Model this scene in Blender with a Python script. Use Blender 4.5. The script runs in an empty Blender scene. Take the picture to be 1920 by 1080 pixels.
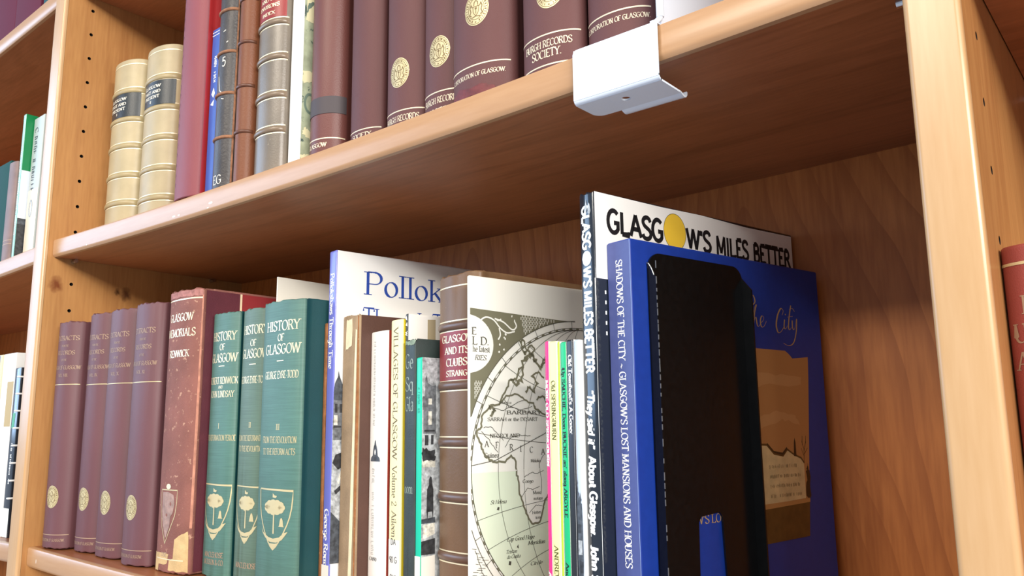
import bpy, bmesh, math, random
from mathutils import Vector, Matrix
random.seed(7)
scene = bpy.context.scene
COL = scene.collection

# ------------------------------------------------------------------ camera
CAMLOC = Vector((0.9774314, -0.3567062, -0.0062881))
YAW, PITCH, ROLL, FPX = 0.6908479, 0.1679838, -0.0115833, 1533.22
_f = Vector((-math.sin(YAW)*math.cos(PITCH), math.cos(YAW)*math.cos(PITCH), math.sin(PITCH)))
_r = Vector((math.cos(YAW), math.sin(YAW), 0)); _u = _r.cross(_f)
_c, _s = math.cos(ROLL), math.sin(ROLL)
_R = _c*_r + _s*_u; _U = -_s*_r + _c*_u
cam_data = bpy.data.cameras.new('camera'); cam = bpy.data.objects.new('camera', cam_data); COL.objects.link(cam)
cam_data.sensor_width = 36; cam_data.lens = FPX/1920*36; cam_data.clip_start = 0.02
cam.matrix_world = Matrix(((_R.x, _U.x, -_f.x, CAMLOC.x), (_R.y, _U.y, -_f.y, CAMLOC.y), (_R.z, _U.z, -_f.z, CAMLOC.z), (0, 0, 0, 1)))
scene.camera = cam

# ------------------------------------------------------------------ world, lamps, exposure
def lin(h):
    h = h.lstrip('#'); o = []
    for i in (0, 2, 4):
        v = int(h[i:i+2], 16)/255
        o.append(v/12.92 if v <= .04045 else ((v+.055)/1.055)**2.4)
    return (o[0], o[1], o[2], 1)
world = bpy.data.worlds.new('room_light'); scene.world = world; world.use_nodes = True
bg = world.node_tree.nodes['Background']; bg.inputs[0].default_value = (.80, .92, 1.12, 1); bg.inputs[1].default_value = 0.53
def area(name, loc, target, sx, sy, power, color):
    d = bpy.data.lights.new(name, 'AREA'); d.shape = 'RECTANGLE'; d.size = sx; d.size_y = sy; d.energy = power; d.color = color
    o = bpy.data.objects.new(name, d); COL.objects.link(o); o.location = loc
    o.rotation_euler = (Vector(target)-Vector(loc)).to_track_quat('-Z', 'Y').to_euler(); return o
area('ceiling_strip_light', (.6, -2.9, 1.65), (.6, 0, .1), 2.6, .20, 62, (1, .93, .82))
area('far_ceiling_strip_light', (6.1, -2.9, 1.65), (3.0, 0, .1), 4.9, .22, 600, (1, .95, .88))
area('window_light', (-3.2, -1.95, .95), (0, 0, .35), 2.4, 1.9, 84, (.46, .68, 1))
area('ceiling_panel_light', (.1, -2.4, 1.85), (.8, 0, .25), .5, .32, 20, (1, .88, .70))
scene.view_settings.view_transform = 'Standard'; scene.view_settings.look = 'None'
scene.view_settings.exposure = -0.10; scene.view_settings.gamma = 1.0; scene.view_settings.use_curve_mapping = False
scene.cycles.use_denoising = True
scene.cycles.max_bounces = 8; scene.cycles.diffuse_bounces = 4

# ------------------------------------------------------------------ materials
MATS = {}
def _new(name):
    m = bpy.data.materials.new(name); m.use_nodes = True
    nt = m.node_tree; return m, nt, nt.nodes['Principled BSDF']
def mat(name, col, rough=.5, spec=.5, metal=0, var=.0, vscale=30, vstretch=(1, 1, 1), bump=0, bscale=900, wear=None, wscale=60, wamt=.62, coat=0, streak=0):
    """plain procedural surface: base colour with mottling, optional worn patches, optional bump"""
    if name in MATS: return MATS[name]
    m, nt, b = _new(name); N = nt.nodes; L = nt.links
    c = lin(col) if isinstance(col, str) else col
    b.inputs['Base Color'].default_value = c; b.inputs['Roughness'].default_value = rough
    b.inputs['Specular IOR Level'].default_value = spec; b.inputs['Metallic'].default_value = metal
    if coat: b.inputs['Coat Weight'].default_value = coat; b.inputs['Coat Roughness'].default_value = .12
    tc = N.new('ShaderNodeTexCoord'); src = None
    if var or wear or streak:
        mp = N.new('ShaderNodeMapping'); mp.inputs['Scale'].default_value = vstretch; L.new(tc.outputs['Object'], mp.inputs[0])
        nz = N.new('ShaderNodeTexNoise'); nz.inputs['Scale'].default_value = vscale; nz.inputs['Detail'].default_value = 6; L.new(mp.outputs[0], nz.inputs[0])
        mx = N.new('ShaderNodeMix'); mx.data_type = 'RGBA'
        k1, k2 = 1-var, 1+var
        mx.inputs[6].default_value = (c[0]*k1, c[1]*k1, c[2]*k1, 1); mx.inputs[7].default_value = (min(1, c[0]*k2), min(1, c[1]*k2), min(1, c[2]*k2), 1)
        rp = N.new('ShaderNodeMapRange'); rp.inputs[1].default_value = .3; rp.inputs[2].default_value = .7; L.new(nz.outputs[0], rp.inputs[0]); L.new(rp.outputs[0], mx.inputs[0])
        src = mx.outputs[2]
        if streak:
            m2 = N.new('ShaderNodeMapping'); m2.inputs['Scale'].default_value = (30, 30, 1500); L.new(tc.outputs['Object'], m2.inputs[0])
            n2 = N.new('ShaderNodeTexNoise'); n2.inputs['Scale'].default_value = 1; n2.inputs['Detail'].default_value = 2; L.new(m2.outputs[0], n2.inputs[0])
            r2 = N.new('ShaderNodeMapRange'); r2.inputs[1].default_value = .35; r2.inputs[2].default_value = .65; r2.inputs[3].default_value = 1-streak; r2.inputs[4].default_value = 1+streak; L.new(n2.outputs[0], r2.inputs[0])
            mm = N.new('ShaderNodeMix'); mm.data_type = 'RGBA'; mm.blend_type = 'MULTIPLY'; mm.inputs[0].default_value = 1; L.new(src, mm.inputs[6]); L.new(r2.outputs[0], mm.inputs[7]); src = mm.outputs[2]
        if wear:
            nw = N.new('ShaderNodeTexNoise'); nw.inputs['Scale'].default_value = wscale; nw.inputs['Detail'].default_value = 8; nw.inputs['Roughness'].default_value = .7; L.new(tc.outputs['Object'], nw.inputs[0])
            rw = N.new('ShaderNodeMapRange'); rw.inputs[1].default_value = wamt; rw.inputs[2].default_value = wamt+.04; L.new(nw.outputs[0], rw.inputs[0])
            mw = N.new('ShaderNodeMix'); mw.data_type = 'RGBA'; L.new(rw.outputs[0], mw.inputs[0]); L.new(src, mw.inputs[6]); mw.inputs[7].default_value = lin(wear); src = mw.outputs[2]
        L.new(src, b.inputs['Base Color'])
    if bump:
        nb = N.new('ShaderNodeTexNoise'); nb.inputs['Scale'].default_value = bscale; nb.inputs['Detail'].default_value = 3; L.new(tc.outputs['Object'], nb.inputs[0])
        bp = N.new('ShaderNodeBump'); bp.inputs['Strength'].default_value = bump; bp.inputs['Distance'].default_value = .0006; L.new(nb.outputs[0], bp.inputs['Height']); L.new(bp.outputs[0], b.inputs['Normal'])
    MATS[name] = m; return m
def wood(name, c1, c2, axis, rough=.35, figure=.35, spec=.5, knots=None, cathedral=0):
    """planked veneer: long grain along axis, cathedral figure from a distorted band texture; knots = [(x,y,z,r)]"""
    if name in MATS: return MATS[name]
    m, nt, b = _new(name); N = nt.nodes; L = nt.links
    tc = N.new('ShaderNodeTexCoord')
    st = [26, 26, 26]; st['XYZ'.index(axis)] = 2.2
    mp = N.new('ShaderNodeMapping'); mp.inputs['Scale'].default_value = st; L.new(tc.outputs['Object'], mp.inputs[0])
    big = N.new('ShaderNodeTexNoise'); big.inputs['Scale'].default_value = .55; big.inputs['Detail'].default_value = 3; big.inputs['Distortion'].default_value = .6; L.new(mp.outputs[0], big.inputs[0])
    mul = N.new('ShaderNodeMath'); mul.operation = 'MULTIPLY'; mul.inputs[1].default_value = 34; L.new(big.outputs[0], mul.inputs[0])
    sn = N.new('ShaderNodeMath'); sn.operation = 'SINE'; L.new(mul.outputs[0], sn.inputs[0])
    pw = N.new('ShaderNodeMapRange'); pw.inputs[1].default_value = .55; pw.inputs[2].default_value = 1.0; pw.inputs[3].default_value = 0; pw.inputs[4].default_value = figure; L.new(sn.outputs[0], pw.inputs[0])
    fi = N.new('ShaderNodeTexNoise'); fi.inputs['Scale'].default_value = 14; fi.inputs['Detail'].default_value = 5; L.new(mp.outputs[0], fi.inputs[0])
    mr = N.new('ShaderNodeMapRange'); mr.inputs[1].default_value = .3; mr.inputs[2].default_value = .7; mr.inputs[3].default_value = 0; mr.inputs[4].default_value = .38; L.new(fi.outputs[0], mr.inputs[0])
    br = N.new('ShaderNodeTexNoise'); br.inputs['Scale'].default_value = .35; br.inputs['Detail'].default_value = 2; L.new(mp.outputs[0], br.inputs[0])
    m3 = N.new('ShaderNodeMapRange'); m3.inputs[1].default_value = .3; m3.inputs[2].default_value = .7; m3.inputs[3].default_value = 0; m3.inputs[4].default_value = .5; L.new(br.outputs[0], m3.inputs[0])
    ad = N.new('ShaderNodeMath'); L.new(pw.outputs[0], ad.inputs[0]); L.new(mr.outputs[0], ad.inputs[1])
    a2 = N.new('ShaderNodeMath'); a2.use_clamp = True; L.new(ad.outputs[0], a2.inputs[0]); L.new(m3.outputs[0], a2.inputs[1])
    mx = N.new('ShaderNodeMix'); mx.data_type = 'RGBA'; L.new(a2.outputs[0], mx.inputs[0]); mx.inputs[6].default_value = lin(c1); mx.inputs[7].default_value = lin(c2)
    src = mx.outputs[2]
    if cathedral:        # nested arches every 30 cm
        sx = N.new('ShaderNodeSeparateXYZ'); dn = N.new('ShaderNodeTexNoise'); dn.inputs['Scale'].default_value = 4.5; dn.inputs['Detail'].default_value = 1.5; L.new(tc.outputs['Object'], sx.inputs[0]); L.new(tc.outputs['Object'], dn.inputs[0])
        def mth(op, a, b):
            q = N.new('ShaderNodeMath'); q.operation = op
            for i, v in enumerate((a, b)):
                if isinstance(v, (int, float)): q.inputs[i].default_value = v
                else: L.new(v, q.inputs[i])
            return q.outputs[0]
        xm = mth('SUBTRACT', mth('MODULO', mth('ADD', sx.outputs[0], 1.23), .3), .15)
        xm = mth('ADD', xm, mth('MULTIPLY', mth('SUBTRACT', dn.outputs[0], .5), .07))
        v = mth('ADD', mth('ADD', sx.outputs[2], mth('MULTIPLY', mth('SUBTRACT', mth('SQRT', mth('ADD', mth('MULTIPLY', xm, xm), .00012), 0), .011), 4.2)), mth('MULTIPLY', dn.outputs[0], .12))
        ph = mth('FRACT', mth('MULTIPLY', v, 13), 0)
        ar = N.new('ShaderNodeMapRange'); ar.inputs[1].default_value = .55; ar.inputs[2].default_value = .97; ar.inputs[3].default_value = 0; ar.inputs[4].default_value = cathedral; L.new(ph, ar.inputs[0])
        en = N.new('ShaderNodeMapRange'); en.inputs[1].default_value = .985; en.inputs[2].default_value = 1.0; en.inputs[3].default_value = 1; en.inputs[4].default_value = 0; L.new(ph, en.inputs[0])
        mc = N.new('ShaderNodeMix'); mc.data_type = 'RGBA'; L.new(mth('MULTIPLY', ar.outputs[0], en.outputs[0]), mc.inputs[0]); L.new(src, mc.inputs[6]); mc.inputs[7].default_value = lin(c2); src = mc.outputs[2]
    for (kx, ky, kz, kr, kc) in (knots or []):
        mk = N.new('ShaderNodeMapping'); mk.vector_type = 'POINT'; mk.inputs['Location'].default_value = (-kx/kr, -ky/kr, -kz/(kr*1.25)); mk.inputs['Scale'].default_value = (1/kr, 1/kr, 1/(kr*1.25)); L.new(tc.outputs['Object'], mk.inputs[0])
        nn = N.new('ShaderNodeTexNoise'); nn.inputs['Scale'].default_value = 1.6; nn.inputs['Detail'].default_value = 4; L.new(mk.outputs[0], nn.inputs[0])
        ln = N.new('ShaderNodeVectorMath'); ln.operation = 'LENGTH'; L.new(mk.outputs[0], ln.inputs[0])
        aa = N.new('ShaderNodeMath'); aa.operation = 'ADD'; L.new(ln.outputs['Value'], aa.inputs[0]); L.new(nn.outputs[0], aa.inputs[1])
        rr = N.new('ShaderNodeMapRange'); rr.inputs[1].default_value = 1.55; rr.inputs[2].default_value = .75; rr.inputs[3].default_value = 0; rr.inputs[4].default_value = .85; L.new(aa.outputs[0], rr.inputs[0])
        mz = N.new('ShaderNodeMix'); mz.data_type = 'RGBA'; L.new(rr.outputs[0], mz.inputs[0]); L.new(src, mz.inputs[6]); mz.inputs[7].default_value = lin(kc); src = mz.outputs[2]
    L.new(src, b.inputs['Base Color'])
    b.inputs['Roughness'].default_value = rough; b.inputs['Specular IOR Level'].default_value = spec
    bp = N.new('ShaderNodeBump'); bp.inputs['Strength'].default_value = .08; bp.inputs['Distance'].default_value = .0004; L.new(fi.outputs[0], bp.inputs['Height']); L.new(bp.outputs[0], b.inputs['Normal'])
    MATS[name] = m; return m

# ------------------------------------------------------------------ mesh helpers
class MB:
    def __init__(self): self.v = []; self.f = []; self.m = []
    def vert(self, p): self.v.append(tuple(p)); return len(self.v)-1
    def face(self, idx, mi=0): self.f.append(list(idx)); self.m.append(mi)
    def poly(self, pts, mi=0): self.face([self.vert(p) for p in pts], mi)
    def box(self, x0, x1, y0, y1, z0, z1, mi=0):
        a = [self.vert(p) for p in ((x0,y0,z0),(x1,y0,z0),(x1,y1,z0),(x0,y1,z0),(x0,y0,z1),(x1,y0,z1),(x1,y1,z1),(x0,y1,z1))]
        for q in ((0,3,2,1),(4,5,6,7),(0,1,5,4),(1,2,6,5),(2,3,7,6),(3,0,4,7)): self.face([a[i] for i in q], mi)
    def grid(self, fn, us, vs, mi=0):
        ids = [[self.vert(fn(u, v)) for v in vs] for u in us]
        for i in range(len(us)-1):
            for j in range(len(vs)-1): self.face((ids[i][j], ids[i+1][j], ids[i+1][j+1], ids[i][j+1]), mi)
    def extrude_profile(self, prof, axis_pts, fn, closed=True, mi=0, caps=True):
        """prof: list of 2D points; axis_pts: stations; fn(p2, station) -> xyz"""
        rings = [[self.vert(fn(p, s)) for p in prof] for s in axis_pts]; n = len(prof)
        for a, b in zip(rings, rings[1:]):
            for i in range(n if closed else n-1):
                j = (i+1) % n; self.face((a[i], a[j], b[j], b[i]), mi)
        if caps and closed: self.face(rings[0][::-1], mi); self.face(rings[-1], mi)
    def tube(self, pts, r, n=8, mi=0):
        rings = []
        for i, p in enumerate(pts):
            p = Vector(p); a = Vector(pts[max(0, i-1)]); b = Vector(pts[min(len(pts)-1, i+1)]); d = (b-a).normalized()
            s = d.cross(Vector((0, 0, 1))); s = s.normalized() if s.length > 1e-6 else Vector((1, 0, 0)); t = s.cross(d)
            rings.append([self.vert(p+r*(math.cos(2*math.pi*k/n)*s+math.sin(2*math.pi*k/n)*t)) for k in range(n)])
        for a, b in zip(rings, rings[1:]):
            for k in range(n): self.face((a[k], a[(k+1) % n], b[(k+1) % n], b[k]), mi)
        self.face(rings[0][::-1], mi); self.face(rings[-1], mi)
    def build(self, name, mats, parent=None, smooth=None, recalc=True, bevel=0):
        me = bpy.data.meshes.new(name); me.from_pydata(self.v, [], self.f)
        if not isinstance(mats, (list, tuple)): mats = [mats]
        for q in mats: me.materials.append(q)
        me.polygons.foreach_set('material_index', self.m)
        if recalc:
            bm = bmesh.new(); bm.from_mesh(me); bmesh.ops.remove_doubles(bm, verts=bm.verts, dist=1e-6); bmesh.ops.recalc_face_normals(bm, faces=bm.faces); bm.to_mesh(me); bm.free()
        if smooth is not None:
            me.polygons.foreach_set('use_smooth', [True]*len(me.polygons)); me.set_sharp_from_angle(angle=math.radians(smooth))
        o = bpy.data.objects.new(name, me); COL.objects.link(o)
        if parent: o.parent = parent
        if bevel:
            bv = o.modifiers.new('bevel', 'BEVEL'); bv.width = bevel; bv.segments = 2; bv.limit_method = 'ANGLE'
        return o
def empty(name, loc, rz=0, ry=0):
    o = bpy.data.objects.new(name, None); COL.objects.link(o); o.location = loc; o.rotation_euler = (0, ry, rz); o.empty_display_size = .02; return o
def tag(o, label=None, cat=None, group=None, kind=None):
    for k, v in (('label', label), ('category', cat), ('group', group), ('kind', kind)):
        if v: o[k] = v
    return o

# ------------------------------------------------------------------ pen lettering: stroke skeletons turned into ribbons
def _arc(cx, cy, rx, ry, a0, a1):
    n = max(5, int(abs(a1-a0)/16)); return [(cx+rx*math.cos(math.radians(a0+(a1-a0)*i/n)), cy+ry*math.sin(math.radians(a0+(a1-a0)*i/n))) for i in range(n+1)]
def _spl(*p):
    o = []; q = [p[0]]+list(p)+[p[-1]]
    for i in range(1, len(q)-2):
        for k in range(5):
            t = k/5; t2, t3 = t*t, t*t*t
            o.append(tuple(.5*(2*q[i][d]+(q[i+1][d]-q[i-1][d])*t+(2*q[i-1][d]-5*q[i][d]+4*q[i+1][d]-q[i+2][d])*t2+(3*q[i][d]-q[i-1][d]-3*q[i+1][d]+q[i+2][d])*t3) for d in (0, 1)))
    o.append(p[-1]); return o
def _l(*p): return list(p)
S0, S1, S2, SN = 1, 2, 3, 0     # serif at start, end, both, none
_S = _spl((.60,.80),(.52,.95),(.34,1),(.16,.92),(.10,.76),(.20,.60),(.36,.51),(.54,.40),(.62,.24),(.54,.07),(.35,0),(.16,.04),(.07,.20))
_s2 = _spl((.36,.52),(.30,.62),(.20,.65),(.09,.58),(.09,.46),(.20,.36),(.33,.27),(.37,.15),(.30,.03),(.20,0),(.10,.03),(.05,.13))
G = {
'A':(.82,[(_l((.06,0),(.40,1)),S0),(_l((.40,1),(.76,0)),S1),(_l((.18,.34),(.62,.34)),0)]),
'B':(.72,[(_l((.14,0),(.14,1)),S2),(_l((.14,1),(.38,1))+_arc(.38,.77,.20,.23,90,-90)+_l((.14,.54)),0),(_l((.14,.54),(.40,.54))+_arc(.40,.27,.24,.27,90,-90)+_l((.14,0)),0)]),
'C':(.78,[(_arc(.44,.5,.36,.5,42,318),0)]),
'D':(.82,[(_l((.14,0),(.14,1)),S2),(_l((.14,1),(.36,1))+_arc(.36,.5,.38,.5,90,-90)+_l((.14,0)),0)]),
'E':(.66,[(_l((.14,0),(.14,1)),S2),(_l((.14,1),(.56,1),(.57,.88)),0),(_l((.14,.53),(.48,.53)),0),(_l((.14,0),(.59,0),(.60,.13)),0)]),
'F':(.62,[(_l((.14,0),(.14,1)),S2),(_l((.14,1),(.56,1),(.57,.88)),0),(_l((.14,.52),(.48,.52)),0)]),
'G':(.84,[(_arc(.44,.5,.36,.5,45,325),0),(_l((.72,.16),(.72,.45),(.46,.45)),0)]),
'H':(.84,[(_l((.14,0),(.14,1)),S2),(_l((.70,0),(.70,1)),S2),(_l((.14,.52),(.70,.52)),0)]),
'I':(.34,[(_l((.17,0),(.17,1)),S2)]),
'J':(.46,[(_l((.30,1),(.30,.18))+_arc(.17,.18,.13,.18,0,-150),S0)]),
'K':(.80,[(_l((.14,0),(.14,1)),S2),(_l((.66,1),(.16,.45)),S0),(_l((.32,.62),(.72,0)),S1)]),
'L':(.66,[(_l((.14,1),(.14,0)),S2),(_l((.14,0),(.59,0),(.60,.15)),0)]),
'M':(1.0,[(_l((.12,0),(.14,1)),S2),(_l((.14,1),(.48,.10)),0),(_l((.48,.10),(.84,1)),0),(_l((.84,1),(.86,0)),S2)]),
'N':(.86,[(_l((.14,0),(.14,1)),S2),(_l((.14,1),(.70,0)),0),(_l((.70,0),(.70,1)),S1)]),
'O':(.86,[(_arc(.43,.5,.37,.5,90,450),0)]),
'P':(.68,[(_l((.14,0),(.14,1)),S2),(_l((.14,1),(.38,1))+_arc(.38,.74,.22,.26,90,-90)+_l((.14,.48)),0)]),
'Q':(.86,[(_arc(.43,.5,.37,.5,90,450),0),(_l((.45,.18),(.78,-.12)),0)]),
'R':(.76,[(_l((.14,0),(.14,1)),S2),(_l((.14,1),(.38,1))+_arc(.38,.76,.21,.24,90,-90)+_l((.14,.52)),0),(_l((.38,.52),(.70,0)),S1)]),
'S':(.68,[(_S,0)]),
'T':(.74,[(_l((.37,0),(.37,1)),S0),(_l((.05,.86),(.06,1),(.68,1),(.69,.86)),0)]),
'U':(.82,[(_l((.14,1),(.14,.32))+_arc(.41,.32,.27,.32,180,360)+_l((.68,1)),S2)]),
'V':(.80,[(_l((.06,1),(.40,0)),S0),(_l((.40,0),(.74,1)),S1)]),
'W':(1.12,[(_l((.05,1),(.32,0)),S0),(_l((.32,0),(.56,1)),0),(_l((.56,1),(.80,0)),0),(_l((.80,0),(1.07,1)),S1)]),
'X':(.78,[(_l((.08,1),(.70,0)),S2),(_l((.68,1),(.08,0)),S2)]),
'Y':(.76,[(_l((.06,1),(.38,.50)),S0),(_l((.70,1),(.38,.50)),S0),(_l((.38,.50),(.38,0)),S1)]),
'Z':(.70,[(_l((.09,.86),(.10,1),(.60,1),(.08,0),(.62,0),(.63,.14)),0)]),
'a':(.50,[(_spl((.08,.52),(.16,.63),(.28,.65),(.38,.58),(.40,.46))+_l((.40,0)),0),(_spl((.40,.38),(.22,.34),(.09,.24),(.09,.08),(.20,0),(.32,.04),(.40,.14)),0)]),
'b':(.58,[(_l((.12,1),(.12,0)),S0),(_arc(.31,.325,.20,.325,180,540),0)]),
'c':(.48,[(_arc(.28,.325,.21,.325,50,310),0)]),
'd':(.58,[(_l((.46,1),(.46,0)),S2),(_arc(.27,.325,.20,.325,0,360),0)]),
'e':(.50,[(_l((.08,.36),(.45,.36))+_arc(.27,.325,.19,.325,10,312),0)]),
'f':(.36,[(_spl((.40,.92),(.32,1),(.22,.95),(.17,.80))+_l((.17,0)),S1),(_l((.04,.62),(.34,.62)),0)]),
'g':(.54,[(_arc(.25,.40,.18,.25,0,360),0),(_l((.43,.65),(.43,.0))+_spl((.43,0),(.40,-.22),(.24,-.30),(.08,-.22)),0)]),
'h':(.60,[(_l((.12,1),(.12,0)),S2),(_spl((.12,.46),(.24,.62),(.36,.64),(.45,.54),(.46,.40))+_l((.46,0)),S1)]),
'i':(.28,[(_l((.14,.65),(.14,0)),S2),(_l((.14,.96),(.14,.84)),0)]),
'j':(.28,[(_l((.16,.65),(.16,-.1))+_spl((.16,-.1),(.12,-.25),(0,-.28)),S0),(_l((.16,.96),(.16,.84)),0)]),
'k':(.58,[(_l((.12,1),(.12,0)),S2),(_l((.46,.65),(.14,.30)),S0),(_l((.24,.42),(.52,0)),S1)]),
'l':(.28,[(_l((.14,1),(.14,0)),S2)]),
'm':(.90,[(_l((.12,.65),(.12,0)),S2),(_spl((.12,.46),(.22,.62),(.33,.64),(.42,.54),(.43,.40))+_l((.43,0)),S1),(_spl((.43,.46),(.53,.62),(.64,.64),(.73,.54),(.74,.40))+_l((.74,0)),S1)]),
'n':(.60,[(_l((.12,.65),(.12,0)),S2),(_spl((.12,.46),(.24,.62),(.36,.64),(.45,.54),(.46,.40))+_l((.46,0)),S1)]),
'o':(.54,[(_arc(.27,.325,.20,.325,90,450),0)]),
'p':(.58,[(_l((.12,.65),(.12,-.30)),S2),(_arc(.31,.325,.20,.325,180,540),0)]),
'q':(.58,[(_l((.46,.65),(.46,-.30)),S1),(_arc(.27,.325,.20,.325,0,360),0)]),
'r':(.42,[(_l((.12,.65),(.12,0)),S2),(_spl((.12,.42),(.22,.60),(.32,.65),(.40,.60)),0)]),
's':(.43,[(_s2,0)]),
't':(.36,[(_l((.17,.90),(.17,.14))+_spl((.17,.14),(.20,.02),(.28,0),(.36,.06)),0),(_l((.03,.63),(.34,.63)),0)]),
'u':(.60,[(_l((.12,.65),(.12,.22))+_spl((.12,.22),(.16,.04),(.26,0),(.38,.06),(.46,.2)),S0),(_l((.46,.65),(.46,0)),S2)]),
'v':(.54,[(_l((.05,.65),(.27,0)),S0),(_l((.27,0),(.49,.65)),S1)]),
'w':(.76,[(_l((.05,.65),(.22,0)),S0),(_l((.22,0),(.38,.60)),0),(_l((.38,.60),(.54,0)),0),(_l((.54,0),(.71,.65)),S1)]),
'x':(.54,[(_l((.06,.65),(.48,0)),S2),(_l((.46,.65),(.06,0)),S2)]),
'y':(.54,[(_l((.05,.65),(.27,0)),S0),(_l((.49,.65),(.24,-.12))+_spl((.24,-.12),(.16,-.27),(.05,-.26)),S0)]),
'z':(.48,[(_l((.07,.65),(.42,.65),(.06,0),(.43,0)),0)]),
'0':(.60,[(_arc(.30,.5,.23,.5,90,450),0)]),
'1':(.44,[(_l((.10,.82),(.24,1),(.24,0)),S1)]),
'2':(.60,[(_spl((.08,.76),(.14,.93),(.30,1),(.48,.90),(.48,.68),(.30,.38),(.07,0))+_l((.52,0),(.53,.12)),0)]),
'5':(.58,[(_l((.48,1),(.16,1),(.12,.56))+_spl((.12,.56),(.30,.64),(.48,.52),(.50,.28),(.38,.04),(.20,0),(.07,.10)),0)]),
'8':(.60,[(_arc(.30,.76,.18,.24,-90,270),0),(_arc(.30,.27,.23,.27,90,450),0)]),
'9':(.60,[(_arc(.30,.70,.22,.30,0,360),0),(_spl((.52,.70),(.50,.34),(.38,.08),(.18,0)),0)]),
'.':(.28,[(_l((.12,.02),(.12,.10)),0)]), ',':(.28,[(_l((.14,.08),(.08,-.14)),0)]), "'":(.24,[(_l((.13,1),(.10,.74)),0)]),
'&':(.86,[(_spl((.76,.48),(.62,.14),(.36,0),(.12,.10),(.10,.32),(.28,.52),(.48,.74),(.42,.96),(.26,.98),(.20,.82),(.34,.52),(.56,.20),(.78,0)),0)]),
'~':(.70,[(_spl((.06,.34),(.16,.46),(.28,.44),(.42,.32),(.54,.30),(.64,.42)),0)]), '-':(.40,[(_l((.06,.36),(.34,.36)),0)]),
'\u201c':(.46,[(_l((.16,1),(.10,.72)),0),(_l((.34,1),(.28,.72)),0)]), '\u201d':(.46,[(_l((.18,1),(.12,.72)),0),(_l((.36,1),(.30,.72)),0)]),
'|':(.34,[(_l((.16,.65),(.16,0)),0)]), ' ':(.36,[]),
}
def glyph_w(ch): return G.get(ch, G[' '])[0]
def text_w(t, track=0): return sum(glyph_w(c)+track for c in t)-track
def ribbon(pts, wt, thin, serif, flags, pen=math.radians(24), uni=False):
    """list of quads around a 2D polyline, pen-angle contrast"""
    out = []; n = len(pts); L, R = [], []
    for i, p in enumerate(pts):
        a = pts[max(0, i-1)]; b = pts[min(n-1, i+1)]; dx, dy = b[0]-a[0], b[1]-a[1]; l = math.hypot(dx, dy) or 1; dx /= l; dy /= l
        w = wt if uni else max(thin, wt*abs(math.sin(math.atan2(dy, dx)-pen)))
        if 0 < i < n-1:
            ax, ay = p[0]-a[0], p[1]-a[1]; bx, by = b[0]-p[0], b[1]-p[1]
            la, lb = math.hypot(ax, ay) or 1, math.hypot(bx, by) or 1
            cs = max(.35, math.sqrt(max(0, (1+(ax*bx+ay*by)/(la*lb))/2))); w /= cs
        L.append((p[0]-dy*w/2, p[1]+dx*w/2)); R.append((p[0]+dy*w/2, p[1]-dx*w/2))
    for i in range(n-1): out.append([L[i], R[i], R[i+1], L[i+1]])
    if serif:
        for fl, p, q in ((1, pts[0], pts[1]), (2, pts[-1], pts[-2])):
            if flags & fl:
                s = 1 if q[1] > p[1] else -1; h = thin*.95; e = wt*.5+.085
                y0, y1 = p[1], p[1]+s*h
                out.append([(p[0]-e, min(y0, y1)), (p[0]+e, min(y0, y1)), (p[0]+e, max(y0, y1)), (p[0]-e, max(y0, y1))])
    return out
def text_quads(t, size, s0=0, b0=0, align='c', xs=1.0, wt=.15, thin=.05, serif=True, track=0, slant=0, width=None, uni=False):
    """quads in (s, t) = (reading direction, up), metres; size = cap height"""
    W = text_w(t, track)
    if width: xs = width/(W*size)
    x = {'c': -W/2, 'l': 0, 'r': -W}[align]; out = []
    for ch in t:
        w, strokes = G.get(ch, G[' '])
        for pts, fl in strokes:
            for q in ribbon(pts, wt, thin, serif, fl, uni=uni):
                out.append([(s0+(x+px+slant*py)*size*xs, b0+py*size) for px, py in q])
        x += w+track
    return out
def disc(cx, cy, rx, ry, n=28): return [(cx+rx*math.cos(2*math.pi*k/n), cy+ry*math.sin(2*math.pi*k/n)) for k in range(n)]
def ringq(cx, cy, rx, ry, w, n=36, a0=0, a1=360):
    o = []
    for k in range(n):
        a, b = math.radians(a0+(a1-a0)*k/n), math.radians(a0+(a1-a0)*(k+1)/n)
        o.append([(cx+(rx-w)*math.cos(a), cy+(ry-w)*math.sin(a)), (cx+rx*math.cos(a), cy+ry*math.sin(a)), (cx+rx*math.cos(b), cy+ry*math.sin(b)), (cx+(rx-w)*math.cos(b), cy+(ry-w)*math.sin(b))])
    return o
def line(pts, w): return ribbon(pts, w, w, False, 0, uni=True)
def down(quads, u0, z0):      # reading downwards: (s,t) -> (u0+t, z0-s)
    return [[(u0+t, z0-s) for s, t in q] for q in quads]
def blurred_words(width, h, seed, wt=.12, s0=0, b0=0, gap=.22):
    """strokes standing for print too small or faint to read"""
    q = random.Random(seed); o = []; x = 0
    while x < width-h*.4:
        if q.random() < gap: x += h*.45; continue
        w = h*q.uniform(.38, .62)
        for k in range(q.choice((1, 2, 2))):
            a = x+w*(.15+.6*k); o += line([(s0+a, b0+q.uniform(0, .15)*h), (s0+a+q.uniform(-.1, .15)*w, b0+h*q.uniform(.75, 1))], h*wt)
        if q.random() < .6: yy = b0+h*q.choice((.06, .5, .94)); o += line([(s0+x+.1*w, yy), (s0+x+.8*w, yy+q.uniform(-.1, .1)*h)], h*wt*.7)
        x += w+h*.14
    return o
def hshelf(x, z): u = x/.9; return z-.0066316*4*u*(1-u)
ZUP, ZLO = .2092294, -.126996

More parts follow.
